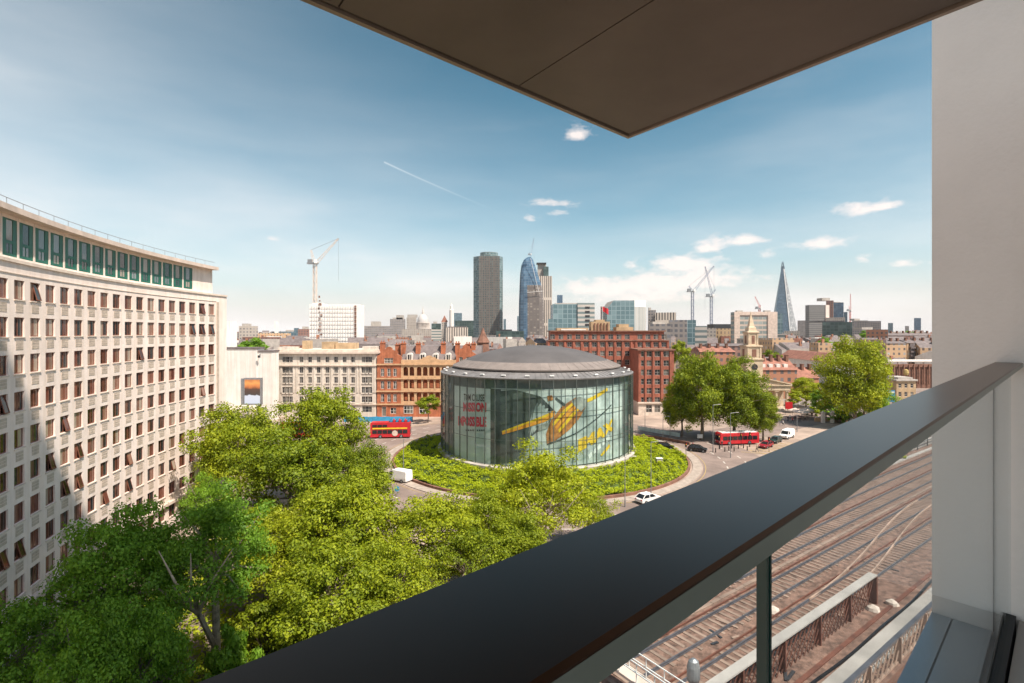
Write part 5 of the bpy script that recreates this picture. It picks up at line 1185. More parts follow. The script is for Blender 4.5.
b = MB(); Yk = 252; b.lathe([(.9, ZZ(375, Yk)), (1.2, ZZ(373, Yk)), (1.0, ZZ(370, Yk)), (.02, ZZ(369, Yk))], (PX(906, Yk), Yk), 10); b.tube((PX(906, Yk), Yk, 0), (PX(906, Yk), Yk, ZZ(375, Yk)), .15); tag(b.build('site_beacon', M['yellow']), 'yellow lamp head on a post before the dark viaduct', 'beacon')

# far city: thousands of roofs that read as one mass, and far woods
def roofs(name, seed, n_, y0, y1, mats, h0, h1):
    rr = random.Random(seed); b = MB()
    for k in range(n_):
        y = math.exp(rr.uniform(math.log(y0), math.log(y1))); x = rr.uniform(-1.15, 1.15) * y
        pxx = 512 + 512 * x / y
        if y < 330 and (pxx < 225 or 374 < pxx < 700): continue
        if 715 < pxx < 800 and y < 330: continue
        w_, d_ = rr.uniform(8, 26), rr.uniform(8, 20); h = rr.uniform(h0, h1) * (1 + .25 * (y > 900))
        mi = rr.randrange(len(mats)); fp = quad_fp(x - w_ / 2, x + w_ / 2, y, y + d_, rr.uniform(-30, 30))
        if rr.random() < .5: b.prism(fp, 0, h, mi, 1 if rr.random() < .5 else mi, bot=False)
        else:
            b.prism(fp, 0, h - 2.5, mi, bot=False, top=False); m0, m1 = [((fp[i][0] + fp[j][0]) / 2, (fp[i][1] + fp[j][1]) / 2) for i, j in ((0, 3), (1, 2))]
            b.face([(*fp[0], h - 2.5), (*fp[1], h - 2.5), (*m1, h + 1.5), (*m0, h + 1.5)], 1); b.face([(*fp[2], h - 2.5), (*fp[3], h - 2.5), (*m0, h + 1.5), (*m1, h + 1.5)], 1)
            b.face([(*fp[3], h - 2.5), (*fp[0], h - 2.5), (*m0, h + 1.5)], mi); b.face([(*fp[1], h - 2.5), (*fp[2], h - 2.5), (*m1, h + 1.5)], mi)
        if rr.random() < .6:
            cx, cy = x + rr.uniform(-3, 3), y + rr.uniform(2, 6); b.box(cx - .7, cx + .7, cy, cy + 1.4, h - 1, h + rr.uniform(1.5, 3), 2)
    tag(b.build(name, mats), kind='stuff')
roofs('far_rooftops', 11, 1500, 300, 2600, [G['pale_grid'], M['slate'], G['brick_grid'], G['buff_grid'], G['grey_grid'], M['tile'], M['concrete'], M['whitewash'], G['brown_grid']], 10, 24)

# ------------------------------------------------------------------ trees
def crown_variant(seed, nleaf, nclump, size, tall=1.0, gappy=.0):
    rg = np.random.default_rng(seed)
    d = rg.normal(size=(nclump, 3)); d /= np.linalg.norm(d, axis=1, keepdims=True); d[:, 2] = np.where(d[:, 2] < -.8, -d[:, 2] * .6, d[:, 2])
    rad = rg.uniform(.35, 1.0, nclump) ** .6 * rg.uniform(.75, 1.08, nclump)
    cc = d * rad[:, None] * [1, 1, tall]; cr = rg.uniform(.13, .27, nclump) * (1.2 - .3 * rad)
    w_ = cr ** 2; k = rg.choice(nclump, nleaf, p=w_ / w_.sum())
    q = rg.normal(size=(nleaf, 3)); q /= np.linalg.norm(q, axis=1, keepdims=True); q[:, 2] = np.where(rg.uniform(size=nleaf) < .45, np.abs(q[:, 2]), q[:, 2])
    rr = rg.uniform(0, 1, nleaf) ** .45
    P = cc[k] + q * (cr[k] * rr)[:, None] * [1.15, 1.15, .8] + rg.normal(size=(nleaf, 3)) * .02
    Nn = q * 1.0 + rg.normal(size=(nleaf, 3)) * .42 + [0, 0, .2]; Nn /= np.linalg.norm(Nn, axis=1, keepdims=True)
    return P, Nn, cc, cr, size, rg
VAR = {}
def variant(key, *a): VAR[key] = crown_variant(*a)
variant('round', 21, 42000, 135, .044); variant('wide', 22, 42000, 130, .044, 1.0); variant('tall', 23, 36000, 115, .046, 1.15)
variant('airy', 24, 17000, 95, .048); variant('open', 27, 27000, 105, .046); variant('small', 25, 9000, 40, .09)
CM = {}
def crown_mesh(key, mk_):
    if (key, mk_) not in CM:
        P, Nn, cc, cr, size, rg = VAR[key]; CM[(key, mk_)] = leaf_mesh('crown', P, Nn, size, M[mk_], rg)
    return CM[(key, mk_)]
M['bark2'] = mat('plane_bark', (.36, .29, .21), .9, .25, 2.0, bump=.3)
def tree(label, px, Y, ptop, wpx, hfrac=.75, key='round', lm_='leaf', rot=0, name='plane_tree', group=None, lean=0, bark='bark', z0=0, nl_=22, deep=1.0):
    """trunk and limbs reaching into the clumps of the crown; px/ptop = centre and top as seen from the balcony"""
    x, zt = PX(px, Y), ZZ(ptop, Y); rx = wpx / 2 / 512 * Y; hh = (zt - z0) * hfrac; rz = hh / 2 / 1.02; zc = zt - rz * 1.04
    t = thing(name, label, 'tree', (x, Y, z0), group=group)
    c_ = link('crown', crown_mesh(key, lm_), t, (lean * .6, 0, zc - z0), rot); c_.scale = (rx, rx * deep, rz)
    P, Nn, cc, cr, size, rg = VAR[key]; b = MB(); tr = max(.14, (zt - z0) * .017); pale = bark == 'bark2'
    fork = Vector((lean * .35, 0, max(1.2, (zc - rz * .55 - z0)))); mid = Vector((lean * .15 + rx * .02, rx * .03, fork.z * .5))
    b.tube((0, 0, 0), mid, tr * 1.3, tr, 8); b.tube(mid, fork, tr, tr * .85, 8)
    top = Vector((lean * .6, 0, zc - z0 + rz * .3)); b.tube(fork, top, tr * .7, tr * .25, 6)
    order = sorted(range(len(cc)), key=lambda i: -abs(cc[i][2] - .1) * 0 - np.linalg.norm(cc[i][:2]))[:nl_ * 3]
    ca, sa = math.cos(rot), math.sin(rot)
    for i in order[::2 if key == 'airy' else 3]:
        e = Vector((lean * .6 + (cc[i][0] * ca - cc[i][1] * sa) * rx, (cc[i][0] * sa + cc[i][1] * ca) * rx * deep, zc - z0 + cc[i][2] * rz))
        s = fork.lerp(top, random.Random(i).uniform(0, .6)); m_ = s.lerp(e, .5) + Vector((0, 0, rz * .08))
        b.tube(s, m_, tr * .5, tr * .32, 5); b.tube(m_, e, tr * .32, tr * .1, 5)
    if pale:                                     # long bare limbs rising on the outside of an open crown
        f2 = fork + Vector((0, -rx * .5, -rz * .1)); b.tube(mid, f2, tr * .8, tr * .6, 6)
        for k in range(6):
            e = Vector((rx * (-.75 + .3 * k), -rx * deep * (.98 - .1 * abs(k - 2.5)), zc - z0 + rz * (-.05 + .22 * ((k * 2) % 4)))); m_ = f2.lerp(e, .5) + Vector((0, -rx * .1, rz * .05)); b.tube(f2, m_, tr * .5, tr * .33, 5); b.tube(m_, e, tr * .33, tr * .1, 5)
    link('trunk', b.mesh('trunk', M[bark]), t)
    return t
F = 'leafy plane trees in the square'
T = tree
T('dark green tree with bare pale trunk fork standing in the tower shadow', 214, 38, 490, 108, .6, 'open', 'leafd', .3, lean=.3, bark='bark2')
T('dark shaded bushy tree directly in front of the curved office wall', 118, 37, 503, 116, .7, 'wide', 'leafd', 1.2)
T('small shaded tree at the lower left corner of the view', 22, 32, 590, 120, .75, 'open', 'leafd', 2.2)
T('shaded tree filling the gap between corner tree and bushy tree', 78, 30, 606, 104, .8, 'airy', 'leafd', .9)
T('low dark tree below the bushy shaded tree near the handrail', 142, 32, 588, 96, .85, 'wide', 'leafd', 3.9)
T('half shaded small tree touching the office ledge behind the dark ones', 205, 60, 468, 44, .7, 'airy', 'leafd', 1.9)
T('sunlit yellow green tree nearest the white blank building', 238, 76, 400, 86, .8, 'round', 'leaf', .5)
T('tallest sunlit tree with pointed crown before the cream hotel', 322, 84, 385, 92, .84, 'tall', 'leaf', 1.4)
T('sunlit tree with broad crown in front of the tallest one', 290, 62, 426, 112, .8, 'wide', 'leaf', 2.7)
T('sunlit tree right of the tallest one beside the left road', 361, 72, 438, 60, .8, 'round', 'leaf', 3.6)
T('big sunlit tree in the centre of the left grove', 345, 52, 468, 118, .82, 'round', 'leaf', 4.4)
T('sunlit tree with leaning pale stem just above the handrail', 420, 54, 492, 112, .78, 'open', 'leaf', 5.1, lean=2.2, bark='bark2')
T('sunlit tree at the grove edge beside the dark shaded tree', 268, 50, 506, 92, .72, 'round', 'leaf', .1)
T('low sunlit tree in front of the big grove tree', 330, 42, 535, 120, .78, 'open', 'leaf', 2.0)
T('sunlit tree with open crown and visible limbs before the cinema drum', 542, 62, 445, 100, .84, 'open', 'leaf', .8, bark='bark2')
T('small sunlit tree left of the open crowned one', 492, 58, 487, 72, .8, 'round', 'leaf', 1.7)
T('low sunlit tree behind the open crowned one at the hedge', 588, 66, 486, 60, .75, 'airy', 'leaf', 2.9)
T('low sunlit tree half hidden by the handrail in the middle', 470, 50, 522, 90, .8, 'airy', 'leaf', 4.0)
T('sunlit tree filling the middle of the grove below the left road', 396, 46, 536, 92, .8, 'open', 'leaf', 2.3)
T('sunlit bushy tree between the grove and the open crowned tree', 512, 53, 512, 78, .8, 'wide', 'leaf', .2)
T('sunlit low tree against the office end beside the white block', 218, 84, 424, 50, .8, 'round', 'leaf', 3.0)
T('round street tree in front of the hospital loggias', 428, 158, 393, 27, .78, 'small', 'leaf', .4, name='street_tree')
T('large plane tree covering the brick office wing corner', 702, 133, 348, 68, .97, 'round', 'leaf', 2.1)
T('large plane tree directly behind the red single decker bus', 734, 133, 354, 64, .96, 'wide', 'leaf', .7)
T('rounded plane tree in front of the church portico', 763, 131, 391, 32, .95, 'round', 'leaf', 3.3)
T('low part shaded plane tree behind the traffic lights', 682, 137, 378, 42, .97, 'tall', 'leaf', 4.9)
T('huge round plane tree towering over the street at right', 855, 150, 333, 68, .97, 'round', 'leaf', 5.3)
T('dark lower tree under the huge right hand tree', 864, 152, 372, 50, .95, 'wide', 'leafd', 1.1)
T('small olive tree between the white gateposts', 826, 165, 388, 34, .85, 'small', 'leafd', 2.4, name='garden_tree')
T('dark churchyard tree right of the portico column', 806, 190, 376, 32, .85, 'round', 'leaf', .9, name='garden_tree')
T('bright churchyard tree at the foot of the portico', 798, 178, 389, 22, .8, 'small', 'leaf', 2.0, name='garden_tree')
T('low round tree behind the churchyard by the station', 758, 240, 357.5, 1, .8, 'small', 'leaf', 2.0, name='garden_tree') if False else None
T('green treetop showing between spire and station roof', 772, 262, 347.5, 22, .6, 'small', 'leaf', 3.0, name='garden_tree')
T('green treetop behind the roof of the brick office wing', 680, 240, 337.5, 22, .6, 'small', 'leaf', 1.0, name='garden_tree')
T('rounded green treetop beside the curved office end, behind white block', 252, 265, 335, 34, .6, 'small', 'leafd', 1.0, name='garden_tree')
T('treetop among far roofs at the right', 868, 520, 329, 18, .6, 'small', 'leafd', 2.0, name='garden_tree')
T('distant treetop among chimneys near the white wall', 908, 520, 329.5, 22, .6, 'small', 'leafd', .5, name='garden_tree')
T('small dark tree left of the hospital towers', 826, 420, 335, 16, .7, 'small', 'leafd', 1.5, name='garden_tree')
def shrub(label, px, Y, ptop, wpx, lm_='leaf', rot=0, name='shrub', z0=0):
    x, zt = PX(px, Y), ZZ(ptop, Y); rx = wpx / 2 / 512 * Y; rz = (zt - z0) / 1.7; t = thing(name, label, 'shrub', (x, Y, z0))
    c_ = link('foliage', crown_mesh('small', lm_), t, (0, 0, zt - z0 - rz), rot); c_.scale = (rx, rx, rz)
    b = MB()
    for k in range(4): b.tube((0, 0, 0), (rx * .5 * math.cos(k * 1.6), rx * .5 * math.sin(k * 1.6), rz * 1.1), .06, .02, 5)
    link('stem', b.mesh('stem', M['bark']), t); return t
shrub('sunlit olive shrub between dark tree and sunlit grove', 262, 45, 594, 60); shrub('yellowish shrub above the handrail near the pale posts', 300, 44, 612, 56, 'leaf', 1)
shrub('shaded shrub under the dark tree with bare fork', 232, 36, 620, 60, 'leafd', 2); shrub('low green shrub by the small shelter', 340, 44, 602, 40, 'hedge', 3)
shrub('golden green shrub near the parasols by the church', 812, 172, 406, 14, 'hedge', 1); shrub('dark clipped hedge behind the gateposts', 832, 176, 400, 34, 'leafd', 2)
shrub('green bush at the foot of the huge tree', 848, 160, 407, 26, 'leaf', 2); shrub('green bush left of the brick building under the huge tree', 838, 158, 409, 18, 'leafd', 1)
# undergrowth below the grove
nl = 16000; P = np.stack([rng.uniform(-34, -9, nl), rng.uniform(26, 60, nl), np.zeros(nl)], 1); P[:, 0] -= (P[:, 1] - 26) * .18
P[:, 2] = .3 + .5 * (np.sin(P[:, 0] * .9) * np.sin(P[:, 1] * .7) + 1) * rng.uniform(.2, 1, nl); Nn = rng.normal(size=P.shape) * .5 + [0, 0, 1]; Nn /= np.linalg.norm(Nn, axis=1, keepdims=True)
tag(link('undergrowth', leaf_mesh('undergrowth', P, Nn, .42, M['leaf'], rng)), kind='stuff')
b = MB(); b.face([(-42, 24, .02), (-8, 24, .02), (-12, 62, .02), (-46, 70, .02)]); tag(b.build('lawn', M['soil']), kind='structure')

# ------------------------------------------------------------------ vehicles
def wheel(root, x, y, r, w_=.24):
    b = MB(); b.tube((x, y - w_ / 2, r), (x, y + w_ / 2, r), r, r, 16); o = link('wheel', b.mesh('wheel', M['tyre']), root)
    g_ = MB(); s = -1 if y < 0 else 1; g_.tube((x, y + s * (w_ / 2 - .02), r), (x, y + s * (w_ / 2 + .015), r), r * .6, r * .5, 12); p = link('rim', g_.mesh('rim', M['greymetal']), o)
def shell(prof, halfw, tuck=.0, inset=None):
    """body from a side outline: (x, z, half-width factor) loop extruded across with rounded shoulders"""
    b = MB(); L_ = [(x, -halfw * f, z) for x, z, f in prof]; Rr = [(x, halfw * f, z) for x, z, f in prof]
    n_ = len(prof); cl = [(x, -halfw * f * .93, z) for x, z, f in prof]
    for i in range(n_):
        j = (i + 1) % n_; b.face([L_[i], L_[j], Rr[j], Rr[i]])
    b.face(list(reversed(L_))); b.face(Rr); return b
def car(label, paint, kind='hatch', loc=None, rz=0, cat='car', group=None):
    t = thing('parked_car' if False else 'car', label, cat, (0, 0, 0), group=group)
    pr = [(-2.15, .35, .95), (2.1, .35, .95), (2.2, .55, .97), (2.15, .75, 1), (1.2, .95, 1), (-2.0, 1.0, 1), (-2.2, .8, .98)]
    link('body', shell(pr, .9).mesh('body', M[paint]), t)
    cb_ = [(1.15, .951, .94), (.35, 1.44, .76), (-1.35, 1.48, .76), (-2.02, 1.002, .92)]
    link('cabin_glass', shell(cb_, .9).mesh('cabin_glass', M['glassdark']), t)
    rp = [(.38, 1.442, .77), (.30, 1.52, .7), (-1.28, 1.55, .7), (-1.38, 1.482, .77)]
    link('roof', shell(rp, .9).mesh('roof', M[paint]), t)
    pl = MB()
    for s in (-1, 1):
        for (xa, za, xb, zb) in ((1.17, .96, .36, 1.45), (-.45, .97, -.45, 1.47), (-2.0, 1.0, -1.36, 1.48)): pl.bar((xa, s * .85, za), (xb, s * .69, zb), .09)
    link('pillar', pl.mesh('pillar', M[paint]), t)
    for x in (1.35, -1.35):
        for y in (-.82, .82): wheel(t, x, y, .32)
    for y in (-.62, .62):
        h = MB(); h.box(2.12, 2.2, y - .16, y + .16, .58, .72); link('headlight', h.mesh('headlight', M['white']), t)
        h = MB(); h.box(-2.22, -2.15, y - .14, y + .14, .7, .88); link('tail_light', h.mesh('tail_light', M['red']), t)
    t.location = loc; t.rotation_euler = (0, 0, rz); return t
def van(label, loc, rz, paint='white'):
    t = thing('van', label, 'van', (0, 0, 0))
    pr = [(-2.7, .4, .96), (2.5, .4, .96), (2.68, .6, .98), (2.62, .95, 1), (1.75, 1.2, 1), (1.05, 2.05, .92), (.7, 2.2, .88), (-2.55, 2.25, .88), (-2.68, 2.1, .93), (-2.72, 1.0, 1)]
    link('body', shell(pr, .98).mesh('body', M[paint]), t)
    g_ = MB(); g_.face([(1.74, -.86, 1.24), (1.74, .86, 1.24), (1.12, .8, 2.0), (1.12, -.8, 2.0)]); g_.v = [(x + .03, y, z + .02) for x, y, z in g_.v]; link('windscreen', g_.mesh('windscreen', M['glassdark']), t)
    for s in (-1, 1):
        g_ = MB(); g_.face([(1.55, s * .985, 1.25), (.45, s * .985, 1.25), (.45, s * .94, 1.95), (1.0, s * .94, 1.95)]); link('side_window', g_.mesh('side_window', M['glassdark']), t)
        h = MB(); h.box(2.6, 2.68, s * .7 - .16, s * .7 + .16, .68, .9); link('headlight', h.mesh('headlight', M['greymetal']), t)
    for x in (1.75, -1.7):
        for y in (-.9, .9): wheel(t, x, y, .36)
    t.location = loc; t.rotation_euler = (0, 0, rz); return t
def bus(label, loc, rz, decks, open_top=False, L_=11.0):
    t = thing('double_decker_bus' if decks == 2 else 'single_decker_bus', label, 'bus', (0, 0, 0)); h = 4.2 if decks == 2 else 3.0; w_ = 1.27
    pr = [(-L_ / 2, .35, .98), (L_ / 2 - .1, .35, .98), (L_ / 2, .6, 1), (L_ / 2 - .08, h - .3, .98), (L_ / 2 - .3, h - .02, .93), (-L_ / 2 + .2, h - .02, .93), (-L_ / 2, h - .25, .98)]
    link('body', shell(pr, w_).mesh('body', M['red']), t)
    for dk in range(decks):
        z0, z1 = (1.25, 2.2) if dk == 0 else (2.9, 3.7)
        if dk == 1 and open_top: z0, z1 = 3.0, 3.6
        for s in (-1, 1):
            n_ = 7
            for k in range(n_):
                if dk == 1 and open_top and k > 2: continue
                xa = -L_ / 2 + .5 + (L_ - 1.2) * k / n_; g_ = MB(); g_.box(xa + .07, xa + (L_ - 1.2) / n_ - .07, s * w_ * 1.004 - .012, s * w_ * 1.004 + .012, z0, z1); link('side_window', g_.mesh('side_window', M['glassdark']), t)
        g_ = MB(); g_.box(L_ / 2 - .07, L_ / 2 + .02, -1.08, 1.08, z0 - .15 * (dk == 0), z1); link('windscreen', g_.mesh('windscreen', M['glassdark']), t)
        g_ = MB(); g_.box(-L_ / 2 - .02, -L_ / 2 + .05, -1.0, 1.0, z0 + .2, z1); link('rear_window', g_.mesh('rear_window', M['glassdark']), t)
    if open_top:
        g_ = MB(); g_.box(-L_ / 2 + 4.6, L_ / 2 - .3, -w_ * .9, w_ * .9, h - .015, h + .012); link('open_deck', g_.mesh('open_deck', M['darkmetal']), t)
        for k in range(7):
            g_ = MB(); x = -L_ / 2 + 5.2 + .75 * k
            for s in (-.65, .65): g_.box(x, x + .45, s - .42, s + .42, h + .02, h + .3); g_.box(x - .08, x, s - .42, s + .42, h + .02, h + .75)
            link('seat_row', g_.mesh('seat_row', M['red' if k % 2 else 'bluep']), t)
        for s in (-1, 1):
            g_ = MB(); g_.box(-L_ / 2 + .6, L_ / 2 - .8, s * 1.275 - .012, s * 1.275 + .02, 2.45, 2.8); link('advert_band', g_.mesh('advert_band', M['p_yel']), t)
            g_ = MB(); g_.lathe([(.01, 0), (.75, 0)], (0, 0), 20); me = MB(); me.face([(1.2 + .75 * math.cos(2 * math.pi * k / 20), s * 1.31, 1.35 + .75 * math.sin(2 * math.pi * k / 20)) for k in range(20)]); link('advert_disc', me.mesh('advert_disc', M['eave']), t)
    else:
        g_ = MB(); g_.box(-L_ / 2 + .5, L_ / 2 - .6, -w_ * .86, w_ * .86, h - .015, h + .1); g_.box(-3, -1, -.6, .6, h + .1, h + .3); link('roof_panel', g_.mesh('roof_panel', M['white']), t)
    for x in (L_ / 2 - 2.4, -L_ / 2 + 2.6):
        for y in (-1.15, 1.15): wheel(t, x, y, .48, .28)
    for y in (-.95, .95):
        hl = MB(); hl.box(L_ / 2 - .04, L_ / 2 + .02, y - .17, y + .17, .7, .92); link('headlight', hl.mesh('headlight', M['white']), t)
    t.location = loc; t.rotation_euler = (0, 0, rz); return t
def gp_(px, py): Yv = H * 512 / (py - HY); return (PX(px, Yv), Yv, .034)
M['redcar'] = mat('dark_red_paint', (.30, .02, .035), .3, .06, 1); M['greencar'] = mat('dark_green_paint', (.02, .04, .035), .25, .06, 1)
q = gp_(737, 444); bus('red single decker bus with white roof at the junction under the plane trees', q, R(188), 1, False, 10.4)
q = gp_(391, 437.5); bus('red open top double decker bus in front of the blue hoarding', q, R(5), 2, True, 10.4)
q = gp_(303, 437); bus('red double decker bus glimpsed through the leaves of the left grove', q, R(8), 2, False, 10.4)
car('black car leading on the right hand curve next to the planted island', 'black', loc=gp_(697.5, 451.5), rz=R(-28))
car('black car following behind, left one of the two on the curve', 'black', loc=gp_(665, 449), rz=R(-20))
car('dark red car queuing behind the dark green car near the bus', 'redcar', loc=gp_(766, 447.5), rz=R(200 + 20))
car('dark green car queuing between red car and white van', 'greencar', loc=gp_(775.5, 442.5), rz=R(222))
van('white van last in the queue near the handrail at right', gp_(787, 438), R(222))
van('white van driving round the left side of the planted island', gp_(398, 481), R(150))
car('white car passing below the planted island, cut by the handrail', 'white', loc=gp_(648, 502), rz=R(32))
car('small white car by the pavement behind the roundabout kerb', 'white', loc=gp_(553, 541), rz=R(20)) if False else None

# ------------------------------------------------------------------ street furniture
t = thing('site_hoarding', 'long cyan blue site hoarding in front of the hotel and hospital', 'hoarding', (PX(378, 159.5), 159.5, 0)); b = MB()
for k in range(12): xa, xb = PX(344 + 5.7 * k, 159.5), PX(349.7 + 5.7 * k, 159.5); b.box(xa, xb - .03, 159.5 + .02 * (k % 2), 159.65 + .02 * (k % 2), 0, 1.55 + .08 * (k % 2))
b.build('board', M['cyanp'], t); b = MB()
for k in range(13): x = PX(344 + 5.7 * k, 159.5); b.box(x - .06, x + .06, 159.8, 159.95, 0, 1.6)
b.build('post', M['darkmetal'], t)
def lamp(px, pb, h, label, arms=1, group='street lamps round the junction'):
    q = gp_(px, pb); t = thing('street_lamp', label, 'street lamp', (q[0], q[1], 0), group=group)
    b = MB(); b.tube((0, 0, 0), (0, 0, 1.2), .12, .1, 8); b.tube((0, 0, 1.2), (0, 0, h), .08, .05, 8); link('pole', b.mesh('pole', M['greymetal']), t)
    for s in ((-1, 1) if arms == 2 else (1,)):
        b = MB(); b.tube((0, 0, h - .05), (s * 1.3, 0, h + .12), .04, .035, 6); a = link('arm', b.mesh('arm', M['greymetal']), t)
        b = MB(); b.loft([[(s * 1.2, -.14, h + .08), (s * 1.85, -.1, h + .1), (s * 1.85, .1, h + .1), (s * 1.2, .14, h + .08)], [(s * 1.25, -.09, h + .2), (s * 1.8, -.06, h + .18), (s * 1.8, .06, h + .18), (s * 1.25, .09, h + .2)]]); l = link('lamp_head', b.mesh('lamp_head', M['concrete']), t); l.parent = a
lamp(670, 438, 6.5, 'two armed street lamp at the brick office corner', 2)
lamp(663, 440, 6, 'single armed street lamp just left of the two armed one'); lamp(713, 452, 11, 'tall street lamp in front of the bus left end'); lamp(730.5, 458, 10, 'tall street lamp in front of the bus middle')
lamp(651, 503, 10, 'street lamp beside the planted island at its right edge'); lamp(403.5, 478, 7.5, 'dark street lamp beside the white van on the left road'); lamp(625, 507, 8, 'street lamp in front of the planted island below the drum')
lamp(797, 432, 8, 'street lamp on the pavement right of the bus'); lamp(780, 425, 7.5, 'street lamp before the church steps'); lamp(755, 437, 8, 'street lamp behind the bus right end'); lamp(645, 430, 6, 'street lamp by the glass fence left of the office wing')
def signal(px, pb, label):
    q = gp_(px, pb); t = thing('traffic_light', label, 'traffic light', (q[0], q[1], 0), group='traffic lights at the junction'); b = MB(); b.tube((0, 0, 0), (0, 0, 3.3), .06, .06, 8); link('pole', b.mesh('pole', M['darkmetal']), t)
    b = MB(); b.box(-.2, .2, -.16, .16, 2.5, 3.5); hd = link('signal_head', b.mesh('signal_head', M['black']), t)
    for k, c in enumerate(('red', 'p_org', 'leafd')):
        b = MB(); b.tube((0, -.17, 3.3 - .3 * k), (0, -.19, 3.3 - .3 * k), .1, .1, 10); o = link('lens', b.mesh('lens', M['red' if c == 'red' else ('p_org' if c == 'p_org' else 'greencar')]), hd)
signal(686, 458, 'traffic light between the black cars and the island'); signal(741, 447, 'traffic light in front of the red bus middle'); signal(719, 449, 'traffic light at the left end of the bus'); signal(750, 446.5, 'traffic light at the right end of the bus'); signal(769, 452, 'traffic light beside the dark red car')
bo = MB(); bo.lathe([(.13, 0), (.11, .9), (.13, .92), (.08, 1.02), (.001, 1.03)], (0, 0), 8); bme = bo.mesh('bollard', M['black'])
for k in range(11):
    q = gp_(713 + 3.7 * k + 1.1 * math.sin(k * 5), 451.5 - .3 * k + 1.8 * math.sin(k * 2.3)); o = link('bollard', bme, None, (q[0], q[1], .02)); tag(o, 'black bollard in the row along the crossing in front of the bus', 'bollard', 'bollards in front of the bus')
t = thing('glass_fence', 'pale green glass fence along the pavement before the brick office', 'fence', (PX(660, 136), 136, 0)); b = MB()
for k in range(10):
    a, c = gp_(638 + 4.2 * k, 430.5 + .75 * k), gp_(642 + 4.2 * k, 431.2 + .75 * k); b.bar((a[0], a[1], .75), (c[0], c[1], .75), .05, 1.1)
b.build('panel', M['p_pale'], t); b = MB()
for k in range(11): a = gp_(637.8 + 4.2 * k, 430.4 + .75 * k); b.tube((a[0], a[1], 0), (a[0], a[1], 1.5), .05)
b.build('post', M['greymetal'], t)
b = MB(); pts = [gp_(636, 437), gp_(655, 438.5), gp_(672, 441.5), gp_(690, 445)]
for p, q in zip(pts, pts[1:]): b.bar((p[0], p[1], .35), (q[0], q[1], .35), .4, .7)
tag(b.build('low_wall', M['brown_brick']), 'low brown wall along the far side of the road before the brick office', 'wall')
q = gp_(700, 440.5); t = thing('notice_panel', 'small white notice panel on the pavement left of the bus', 'sign', (q[0], q[1], 0)); b = MB(); b.box(-.7, .7, -.08, .08, .6, 1.6); link('board', b.mesh('board', M['white']), t); b = MB(); b.box(-.6, -.5, -.05, .05, 0, .6); b.box(.5, .6, -.05, .05, 0, .6); link('leg', b.mesh('leg', M['greymetal']), t)
q = gp_(668.5, 470); t = thing('utility_hut', 'small pale service box set into the planted island', 'service box', (q[0] - 1, q[1] + 3, .6)); b = MB(); b.box(-.6, .6, -.4, .4, 0, 1.0); link('case', b.mesh('case', M['concrete']), t); b = MB(); b.box(-.68, .68, -.48, .48, 1.003, 1.1); link('lid', b.mesh('lid', M['white']), t)
for k, (px, lab) in enumerate(((823, 'left'), (832, 'middle'), (850.5, 'right'))):
    Yk = 158; t = thing('gatepost', 'white stone gatepost, %s of three by the churchyard hedge' % lab, 'gatepost', (PX(px, Yk), Yk, 0)); b = MB(); b.box(-.42, .42, -.42, .42, 0, 3.0); link('shaft', b.mesh('shaft', M['whitewash']), t); b = MB(); b.box(-.55, .55, -.55, .55, 3.003, 3.2); b.loft([[(-.4, -.4, 3.2), (.4, -.4, 3.2), (.4, .4, 3.2), (-.4, .4, 3.2)], [(-.02, -.02, 3.7), (.02, -.02, 3.7), (.02, .02, 3.7), (-.02, .02, 3.7)]]); link('cap', b.mesh('cap', M['whitewash']), t)
b = MB(); Yk = 160; b.box(PX(815, Yk), PX(860, Yk), Yk, Yk + .35, 0, 1.1); tag(b.build('churchyard_wall', M['terracotta']), 'low tan wall behind the gateposts at the churchyard', 'wall')
for px, pb, w_, lab in ((801.5, 419, 2.6, 'pale cafe parasol nearest the road by the church steps'), (795, 417.5, 2.2, 'pale cafe parasol left of the larger one'), (807, 417, 2.2, 'pale cafe parasol right of the larger one')):
    q = gp_(px, pb); t = thing('parasol', lab, 'parasol', (q[0], q[1], 0)); b = MB(); b.tube((0, 0, 0), (0, 0, 2.9), .04); link('pole', b.mesh('pole', M['darkmetal']), t); b = MB(); b.lathe([(w_, 2.1), (w_ * .98, 2.35), (.05, 3.2)], (0, 0), 8); link('canopy', b.mesh('canopy', M['eave']), t)
q = gp_(789, 415); t = thing('banner_stand', 'red banner on a stand beside the church column', 'banner', (q[0], q[1], 0)); b = MB(); b.box(-1.2, 1.2, -.04, .04, 2, 4.4); link('banner', b.mesh('banner', M['red']), t); b = MB(); b.tube((-1.2, .1, 0), (-1.2, .1, 4.4), .05); b.tube((1.2, .1, 0), (1.2, .1, 4.4), .05); link('post', b.mesh('post', M['darkmetal']), t)
